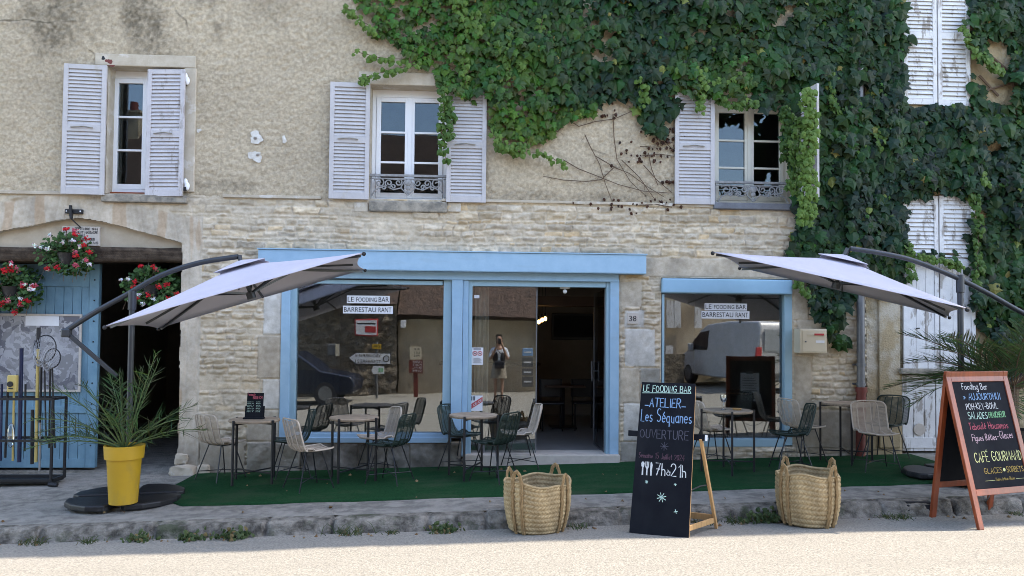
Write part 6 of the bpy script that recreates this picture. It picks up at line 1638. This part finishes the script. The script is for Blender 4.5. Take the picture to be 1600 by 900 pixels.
# road signs
x0, x1, z0, z1, y = mrect(545, 551, 610, 571, 12.6); xm = mir(588, 580, 12.6).x; zg = road_z(xm, y)
t = thing('direction_sign', 'white arrow signpost YROUERRE 13 TONNERRE 21 across the street', 'road sign', (xm, y, zg))
MB().tube([(xm, y-.04, zg-.1), (xm, y-.04, z1+.35)], .04, 10).build('post', M['zinc'], t, smooth=True)
zm = (z0+z1)/2
def arrow(g, y0, y1): return [(x0+g, zm), (x0+.22+g*.4, z1-g), (x1-g, z1-g), (x1-g, z0+g), (x0+.22+g*.4, z0+g)]
MB().prism(arrow(0, 0, 0), y-.01, y+.02).build('arrow_panel', M['ink'], t); MB().prism(arrow(.02, 0, 0), y+.021, y+.026).build('arrow_face', M['paper'], t)
for s, zz in (('YROUERRE', zm+.04), ('TONNERRE', zm-.15)): print_text('lettering', s, M['ink'], t, x0+.66, zz, y+.03, .10, .62, flip=True)
for s, zz in (('13', zm+.04), ('21', zm-.15)): print_text('lettering', s, M['ink'], t, x0+.27, zz, y+.03, .10, .12, flip=True)
cx_ = x1-.13; MB().tube([(cx_+.08*math.cos(2*math.pi*i/16), y+.03, zm+.10*math.sin(2*math.pi*i/16)) for i in range(16)], .012, 4, closed=True).build('ring_emblem', M['ink'], t)
x0, x1, z0, z1, y = mrect(582, 537, 596, 545, 12.6); MB().box(x0, x1, y-.01, y+.02, z0, z1).build('road_number_panel', M['yellow'], t); print_text('lettering', 'D86', M['ink'], t, (x0+x1)/2, z0+.05, y+.024, .08, .2, flip=True)
x0, x1, z0, z1, y = mrect(580, 573, 600, 584, 12.6); zm = (z0+z1)/2; MB().prism([(x0, zm), (x0+.06, z1), (x1, z1), (x1, z0), (x0+.06, z0)], y-.01, y+.02).build('small_arrow_panel', M['paper'], t)
MB().box(x1-.16, x1-.10, y+.021, y+.024, z0+.05, z1-.05).box(x1-.08, x1-.02, y+.021, y+.024, z0+.05, z1-.05).build('green_pictograms', M['c_green'], t)
x0, x1, z0, z1, y = mrect(640, 562, 660, 583, 12.9); xm = (x0+x1)/2; zg = road_z(xm, y)
t = thing('tourist_sign', 'brown tourist signpost with a cream board above it across the street', 'road sign', (xm, y, zg))
MB().box(xm-.06, xm+.06, y-.1, y-.02, zg-.1, z1).build('post', M['oxide'], t); MB().box(x0, x1, y-.015, y+.02, z0, z1).build('brown_panel', M['oxide'], t)
b = MB(); fr = lambda u, v: Vector((x1-.04-u, y+.024, z0+v))
for i, s in enumerate(('MUSEE', 'PONT', 'BAL', 'CAMPING')): write(b, s, fr, 0, .33-.09*i, .05, .24, .012, 0)
b.build('lettering', M['paper'], t)
a0, a1, c0, c1, y = mrect(642, 541, 658, 561, 12.9); MB().box(a0, a1, y-.015, y+.02, c0, c1).build('cream_panel', M['mail'], t); b = MB(); fr = lambda u, v: Vector((a1-.05-u, y+.024, c0+v))
for i, s in enumerate(('RUE', 'DES', 'PRES')): write(b, s, fr, 0, .29-.10*i, .05, .16, .012, 0)
b.build('lettering', M['ink'], t)
for k, (p0, p1, mm) in enumerate(((545, 558, 'c_blue'), (560, 574, 'zinc'), (576, 587, 'zinc'), (589, 605, 'zinc'))):
    x0, x1, z0, z1, y = mrect(816, p0, 833, p1, 13.7)
    t = thing('wall_panel', ['blue', 'upper grey', 'middle grey', 'lowest grey'][k] + ' information panel in the column on the barn wall opposite the door', 'panel', ((x0+x1)/2, y, z0), 0, 'information panels on the barn wall')
    MB().box(x0, x1, y, y+.08, z0, z1).build('case', M[mm], t, bev=.01); MB().box(x0+.05, x1-.05, y+.081, y+.084, (z0+z1)/2-.03, (z0+z1)/2+.02).build('lettering_strip', M['paper'], t)

# vehicles across the street
def wheel(par, c, ax, r=.32, w=.20):
    ax = Vector(ax).normalized(); c = Vector(c)
    wh = MB().tube([c - ax*w/2, c - ax*w*.3, c + ax*w*.3, c + ax*w/2], [r*.93, r, r, r*.93], 24).build('wheel', M['ink'], par, smooth=True)
    MB().tube([c - ax*(w/2+.004), c + ax*(w/2+.004)], r*.62, 16).build('rim', M['zinc'], wh)
def vehicle(name, label, cat, loc, rz, prof, W, paint, glassq, wheels, lights, extra=None):
    t = thing(name, label, cat, (0, 0, 0))
    b = MB(); n = len(prof); tw = lambda z: W/2*(1 - .16*max(0, (z-.95))**1.2)
    vs = [(x, -tw(z), z) for x, z in prof] + [(x, tw(z), z) for x, z in prof]
    b._add(vs, [tuple(range(n-1, -1, -1)), tuple(range(n, 2*n))] + [(i, (i+1) % n, (i+1) % n+n, i+n) for i in range(n)])
    b.build('body', paint, t, bev=.06, seg=3, smooth=True)
    for q in glassq:
        for s in (-1, 1): MB()._add([(x, s*(tw(z)+.006), z) for x, z in q], [tuple(range(len(q)))]) if False else None
        for s in (-1, 1):
            g = MB(); g._add([(x, s*(tw(z)+.008), z) for x, z in q], [tuple(range(len(q)))]); g.build('side_window', M['glassdark'], t)
    for (x, r) in wheels:
        for s in (-1, 1): wheel(t, (x, s*(W/2-.10), r), (0, 1, 0), r)
    for (x, s, z, hh, m) in lights: MB().box(x-.05, x+.02, s*(W/2-.16), s*(W/2+.012), z-hh, z+hh).build('tail_light' if m == 'red' else 'headlight', M[m], t, bev=.01)
    if extra: extra(t)
    t.location = loc; t.rotation_euler = (0, 0, rz); return t
M['glassdark'] = mat('dark car glass', (.02, .022, .025), rough=.08, spec=.6)
M['vanpaint'] = mat('silver white van paint', (.50, .51, .53), rough=.3, spec=.5); M['navycar'] = mat('dark blue car paint', (.006, .010, .024), rough=.25, spec=.6)
def van_extra(t):
    MB().box(2.5, 2.53, -.72, .72, 1.12, 1.72).build('rear_window', M['glassr'], t); MB().box(2.49, 2.56, -.9, .9, .30, .55).build('bumper', M['zinc'], t, bev=.02); MB().box(2.515, 2.53, -.30, .30, .78, .92).build('number_plate', M['paper'], t)
    MB().box(-.6, 2.2, -.965, -.955, .80, .82).build('side_groove', M['ink'], t)
    for y in (-1, 1): MB().box(-1.25, -1.10, y*.98, y*1.16, 1.05, 1.30).build('wing_mirror', M['vanpaint'], t, bev=.03)
M['glassr'] = mat('pale rear glass', (.40, .44, .48), rough=.1, spec=.6)
vp = mir(1170, 590, 13.2)
VP = [(-2.45, .30), (-2.5, .62), (-2.42, .86), (-1.75, 1.05), (-.95, 1.72), (-.5, 1.90), (.5, 1.95), (2.35, 1.93), (2.48, 1.75), (2.53, .9), (2.52, .32)]
vehicle('parked_van', 'silver white van parked across the street with its rear to the bar', 'van', (8.95, -14.1, road_z(8.9, -14)), R(81), VP, 1.92, M['vanpaint'],
        [[(-1.62, 1.10), (-.92, 1.66), (-.28, 1.72), (-.28, 1.10)]], [(-1.55, .33), (1.55, .33)], [(2.52, -1, .95, .28, 'red'), (2.52, 1, .95, .28, 'red')], van_extra).scale = (1.1, 1.1, 1.1)
cp = mir(520, 605, 11.6)
CP = [(-2.05, .30), (-2.1, .60), (-2.0, .78), (-1.15, .92), (-.45, 1.42), (.2, 1.50), (1.2, 1.46), (1.95, 1.05), (2.1, .9), (2.1, .32)]
vehicle('parked_car', 'dark blue car parked by the barn across the street', 'car', (cp.x-1.35, cp.y, road_z(cp.x, cp.y)), math.pi, CP, 1.75, M['navycar'], [[(-1.0, .95), (-.42, 1.36), (.15, 1.42), (.15, .95)], [(.2, .95), (.2, 1.42), (1.1, 1.38), (1.6, 1.0)]], [(-1.3, .31), (1.28, .31)], [(2.09, 1, .8, .08, 'red'), (2.09, -1, .8, .08, 'red')])
# pale house beyond the van
oh = thing('street_house', 'pale two storey house across the street behind the parked van', 'house', (10, -17.5, 0))
hx0 = mir(1028, 560, 17).x
MB().box(hx0, hx0+16, -24, -17, -1, 5.1).build('house_wall', M['barnplaster'], oh); b = MB(); b.prism([(hx0-.3, 5.1), (hx0+16.3, 5.1), (hx0+15, 6.6), (hx0+1.5, 6.6)], -23.5, -17.2); b.build('roof', M['tile'], oh)
for (a, c0, c1) in ((1040, 470, 512), (1052, 470, 512), (1086, 468, 512), (1040, 540, 585), (1088, 540, 585)):
    x0, x1, z0, z1, y = mrect(a, c0, a+11, c1, 16.97); w = MB().box(x0, x1, y-.03, y+.05, z0, z1).build('shutter', M['shutw'], oh)
# trees and a low wall further along, closing the street on both sides
gw = thing('garden_wall', 'low stone garden wall across the street right of the barn', 'wall', (4, -14.2, 0)); MB().box(xc+.2, hx0+.2, -14.4, -14.1, -.6, 1.25).build('wall', M['barnstone'], gw)

# ================================================================== inside the bar
bar = M['dark']
def cafe_table(x, y, label):
    t = thing('bar_table', label, 'table', (x, y, FZ), 0, 'dark tables inside the bar'); MB().box(x-.35, x+.35, y-.35, y+.35, FZ+.72, FZ+.75).build('tabletop', M['brown'], t, bev=.005)
    MB().tube([(x, y, FZ), (x, y, FZ+.72)], .03, 10).build('leg', M['legs'], t); MB().box(x-.22, x+.22, y-.22, y+.22, FZ, FZ+.02).build('foot', M['legs'], t)
def bar_stool(x, y, label):
    t = thing('bar_chair', label, 'chair', (x, y, FZ), 0, 'dark chairs inside the bar')
    MB().box(x-.2, x+.2, y-.2, y+.2, FZ+.45, FZ+.48).build('seat', M['legs'], t, bev=.01); MB().box(x-.2, x+.2, y+.17, y+.2, FZ+.55, FZ+.86).build('backrest', M['legs'], t, bev=.01)
    for sx in (-1, 1):
        for sy in (-1, 1): MB().tube([(x+sx*.17, y+sy*.17, FZ), (x+sx*.17, y+sy*.17, FZ+(.86 if sy > 0 else .45))], .012, 6).build('leg', M['legs'], t)
q = on_y(880, 600, 3.0); cafe_table(q.x, 3.0, 'dark table deep inside the bar beyond the open door')
for px, yy, lab in ((862, 2.6, 'dark chair left of the table beyond the open door'), (912, 2.7, 'dark chair right of the table beyond the open door')): bar_stool(on_y(px, 600, yy).x, yy, lab)
q = on_y(1130, 620, 1.6); cafe_table(q.x, 1.6, 'dark table just behind the display window beside the mailbox')
x0, x1, z0, z1 = rect(862, 490, 932, 531, 5.1); tv = thing('television', 'switched off flat television on the back wall of the bar', 'television', ((x0+x1)/2, 5.1, z0)); MB().box(x0, x1, 5.08, 5.15, z0, z1).build('casing', M['legs'], tv, bev=.01)
MB().box(x0+.04, x1-.04, 5.074, 5.0795, z0+.06, z1-.04).build('screen', mat('matt black screen', (.012, .013, .018), rough=.5, spec=.1), tv)
x0, x1, z0, z1 = rect(838, 463, 948, 478, 2.2); MB().box(x0, x1+.6, 2.2, 2.5, z0, z1).build('ceiling_beam', M['brown'], house)
x0, x1, z0, z1 = rect(806, 556, 834, 700, 4.0); ctr = thing('bar_counter', 'dark wooden counter inside the bar', 'counter', (x0, 4, FZ)); MB().box(x0-1.4, x0+.4, 3.9, 4.5, FZ, FZ+1.05).build('front', M['brown'], ctr); MB().box(x0-1.45, x0+.45, 3.85, 4.55, FZ+1.051, FZ+1.10).build('top', M['beam'], ctr, bev=.01)
M['bulb'] = emit_mat('warm filament bulb', (1.0, .58, .2), 2.2)
pend = thing('pendant_lamp', 'cluster of three lit warm bulbs hanging inside the bar doorway', 'lamp', on_y(847, 480, 2.6))
for px, py in ((842, 503), (847, 500), (852, 498)):
    c = on_y(px, py, 2.6); MB().tube([c + Vector((0, 0, .10)), Vector((c.x, c.y, ZS-.3))], .005, 5).build('cord', M['legs'], pend); MB().tube([c + Vector((0, 0, .045)), c + Vector((0, 0, .10))], .018, 8).build('socket', M['legs'], pend); MB().ball(c, .028, 10, 8, (1, 1, 1.35)).build('bulb', M['bulb'], pend, smooth=True)
# curtain behind the fixed door leaf
x0, x1, z0, z1 = rect(741, 449, 763, 703, .25); cu = thing('door_curtain', 'pale gathered curtain behind the left edge of the glass door', 'curtain', ((x0+x1)/2, .25, z0))
xs = np.linspace(x0, x1, 40); zz = np.linspace(z0, z1, 24); X, Z = np.meshgrid(xs, zz); Yc = .26 + .022*np.sin((X-x0)*95 + .8*np.sin(Z*2)) + .01*np.sin(Z*3)
grid_mesh('cloth', np.stack([X, Yc, Z], -1), np.ones((23, 39), bool), mat('cream curtain', (.52, .46, .38), rough=.9), cu)

# ================================================================== the person taking the picture, mirrored in the door
def person():
    X0, Y0 = .74, -10.42; zg = road_z(X0, Y0); S = 1.04
    t = thing('person', 'person in pale shirt, dark waistcoat and grey skirt holding up a phone across the street', 'person', (X0, Y0, zg))
    def skin(name, verts, edges, m, sub=2):
        me = bpy.data.meshes.new(name); me.from_pydata([(v[0]*S, v[1]*S, v[2]*S) for v in verts], edges, [])
        o = bpy.data.objects.new(name, me); COL.objects.link(o); o.parent = t; KIDS.setdefault(t.name, []).append(o)
        mod = o.modifiers.new('skin', 'SKIN'); mod.use_smooth_shade = True
        lay = me.skin_vertices[0].data if me.skin_vertices else None
        if lay is None:
            bm = bmesh.new(); bm.from_mesh(me); bm.verts.layers.skin.verify(); bm.to_mesh(me); bm.free(); lay = me.skin_vertices[0].data
        for i, v in enumerate(verts): lay[i].radius = (v[3]*S, (v[4] if len(v) > 4 else v[3])*S)
        lay[0].use_root = True
        s = o.modifiers.new('sub', 'SUBSURF'); s.levels = sub; s.render_levels = sub
        me.materials.append(m); return o
    sk = mat('skin', (.36, .21, .15), rough=.55); hair = mat('dark brown hair', (.03, .018, .012), rough=.6); shirt = mat('pale blue shirt', (.55, .60, .68), rough=.8); vest = mat('dark navy waistcoat', (.015, .018, .028), rough=.8); skirt = mat('grey beige skirt', (.24, .21, .17), rough=.85); shoe = mat('dark shoes', (.02, .018, .018), rough=.5)
    V = [(0,0,.98,.13,.10),(0,0,1.10,.115,.09),(0,0,1.25,.13,.095),(0,0,1.40,.12,.085),(0,0,1.48,.055),(0,.01,1.55,.05),(0,.03,1.62,.075,.085),(0,.03,1.70,.078,.09),(0,.02,1.76,.06,.07)]
    E = [(i, i+1) for i in range(8)]
    def limb(p, par):
        k = len(V); V.append(p); E.append((par, k)); return k
    for s in (-1, 1):
        a = limb((s*.17,0,1.39,.055),3); a = limb((s*.23,.03,1.24,.045),a); a = limb((s*.25,.08,1.12,.040),a); a = limb((s*.17,.20,1.28,.034),a); a = limb((s*.09,.29,1.47,.026),a); a = limb((s*.065,.31,1.55,.026,.018),a)
        for f in range(4): q = limb((s*(.045+.004*f),.335,1.57+.018*f,.009),a); limb((s*.022,.345,1.575+.018*f,.008),q)
        q = limb((s*.05,.32,1.535,.010),a); limb((s*.03,.31,1.55,.009),q)
        a = limb((s*.095,0,.90,.085),0); a = limb((s*.10,.0,.68,.070),a); a = limb((s*.10,.02,.48,.050),a); a = limb((s*.10,-.01,.32,.050),a); a = limb((s*.10,-.01,.10,.032),a); a = limb((s*.11,.05,.035,.032),a); limb((s*.115,.14,.03,.028),a)
    skin('body', V, E, sk)
    # face
    f = MB()
    for s in (-1, 1): f.ball((s*.032*S, .105*S, 1.672*S), .013*S, 8, 6)
    f.build('eyes', M['ink'], t, world=False); n = MB(); n.ball((0, .118*S, 1.642*S), .016*S, 8, 6, (.8, 1, 1.5)); n.build('nose', sk, t, world=False, smooth=True); n = MB(); n.ball((0, .108*S, 1.605*S), .022*S, 8, 6, (1.1, .4, .35)); n.build('mouth', M['red'], t, world=False)
    n = MB()
    for s in (-1, 1): n.ball((s*.083*S, .02*S, 1.655*S), .02*S, 8, 6, (.4, .7, 1.2))
    n.build('ears', sk, t, world=False, smooth=True)
    skin('hair', [(0,-.01,1.70,.092,.098),(0,-.035,1.76,.075,.08),(0,-.06,1.62,.085,.06),(0,-.06,1.50,.09,.045),(.07,.0,1.60,.03,.05),(-.07,.0,1.60,.03,.05)], [(0,1),(0,2),(2,3),(2,4),(2,5)], hair)
    Vs = [(0,0,1.0,.155,.12),(0,0,1.12,.14,.11),(0,0,1.27,.15,.112),(0,0,1.41,.135,.10),(0,0,1.47,.075)]; Es = [(0,1),(1,2),(2,3),(3,4)]
    for s in (-1, 1): k = len(Vs); Vs += [(s*.175,0,1.395,.068),(s*.235,.03,1.24,.06),(s*.25,.07,1.15,.055)]; Es += [(3,k),(k,k+1),(k+1,k+2)]
    skin('shirt', Vs, Es, shirt)
    skin('waistcoat', [(.10,.02,1.02,.085,.125),(.105,.01,1.22,.075,.125),(.11,.0,1.38,.05,.11)], [(0,1),(1,2)], vest); skin('waistcoat', [(-.10,.02,1.02,.085,.125),(-.105,.01,1.22,.075,.125),(-.11,.0,1.38,.05,.11)], [(0,1),(1,2)], vest)
    sm = MB(); pr = [(.165, 1.03), (.185, .95), (.215, .80), (.24, .62), (.235, .615), (.16, .9)]
    vs = []; 
    for (r, z) in pr:
        for k in range(32): a = 2*math.pi*k/32; w = 1 + .04*math.sin(a*7)*(1.03-z); sm_ = (r*w*math.cos(a)*S, r*.78*w*math.sin(a)*S, z*S); vs.append(sm_)
    sm._add(vs, [(i*32+k, i*32+(k+1) % 32, (i+1)*32+(k+1) % 32, (i+1)*32+k) for i in range(5) for k in range(32)]); sm.build('skirt', skirt, t, world=False, smooth=True)
    for s in (-1, 1): n = MB(); n.ball((s*.112*S, .07*S, .04*S), .05*S, 10, 7, (.9, 2.4, .8)); n.build('shoe', shoe, t, world=False, smooth=True)
    ph = thing('phone', 'black phone held up by the person across the street', 'phone', (X0, Y0+.355*S, zg+1.57*S)); MB().box(X0-.04, X0+.04, Y0+.352*S, Y0+.362*S, zg+1.54*S, zg+1.68*S).build('case', M['legs'], ph, bev=.004)
    bg_ = thing('shoulder_bag', 'small dark shoulder bag carried by the person across the street', 'bag', (X0+.02, Y0+.2, zg+1.0)); MB().box(X0-.14, X0+.16, Y0+.17, Y0+.27, zg+.92, zg+1.12).build('pouch', vest, bg_, bev=.03); MB().tube([(X0+.15, Y0+.2, zg+1.1), (X0+.05, Y0+.16, zg+1.32), (X0-.10, Y0+.08, zg+1.50), (X0-.12, Y0-.10, zg+1.48), (X0+.02, Y0-.17, zg+1.2), (X0+.16, Y0-.02, zg+1.06), (X0+.16, Y0+.2, zg+1.1)], .010, 6).build('strap', vest, bg_)
person()
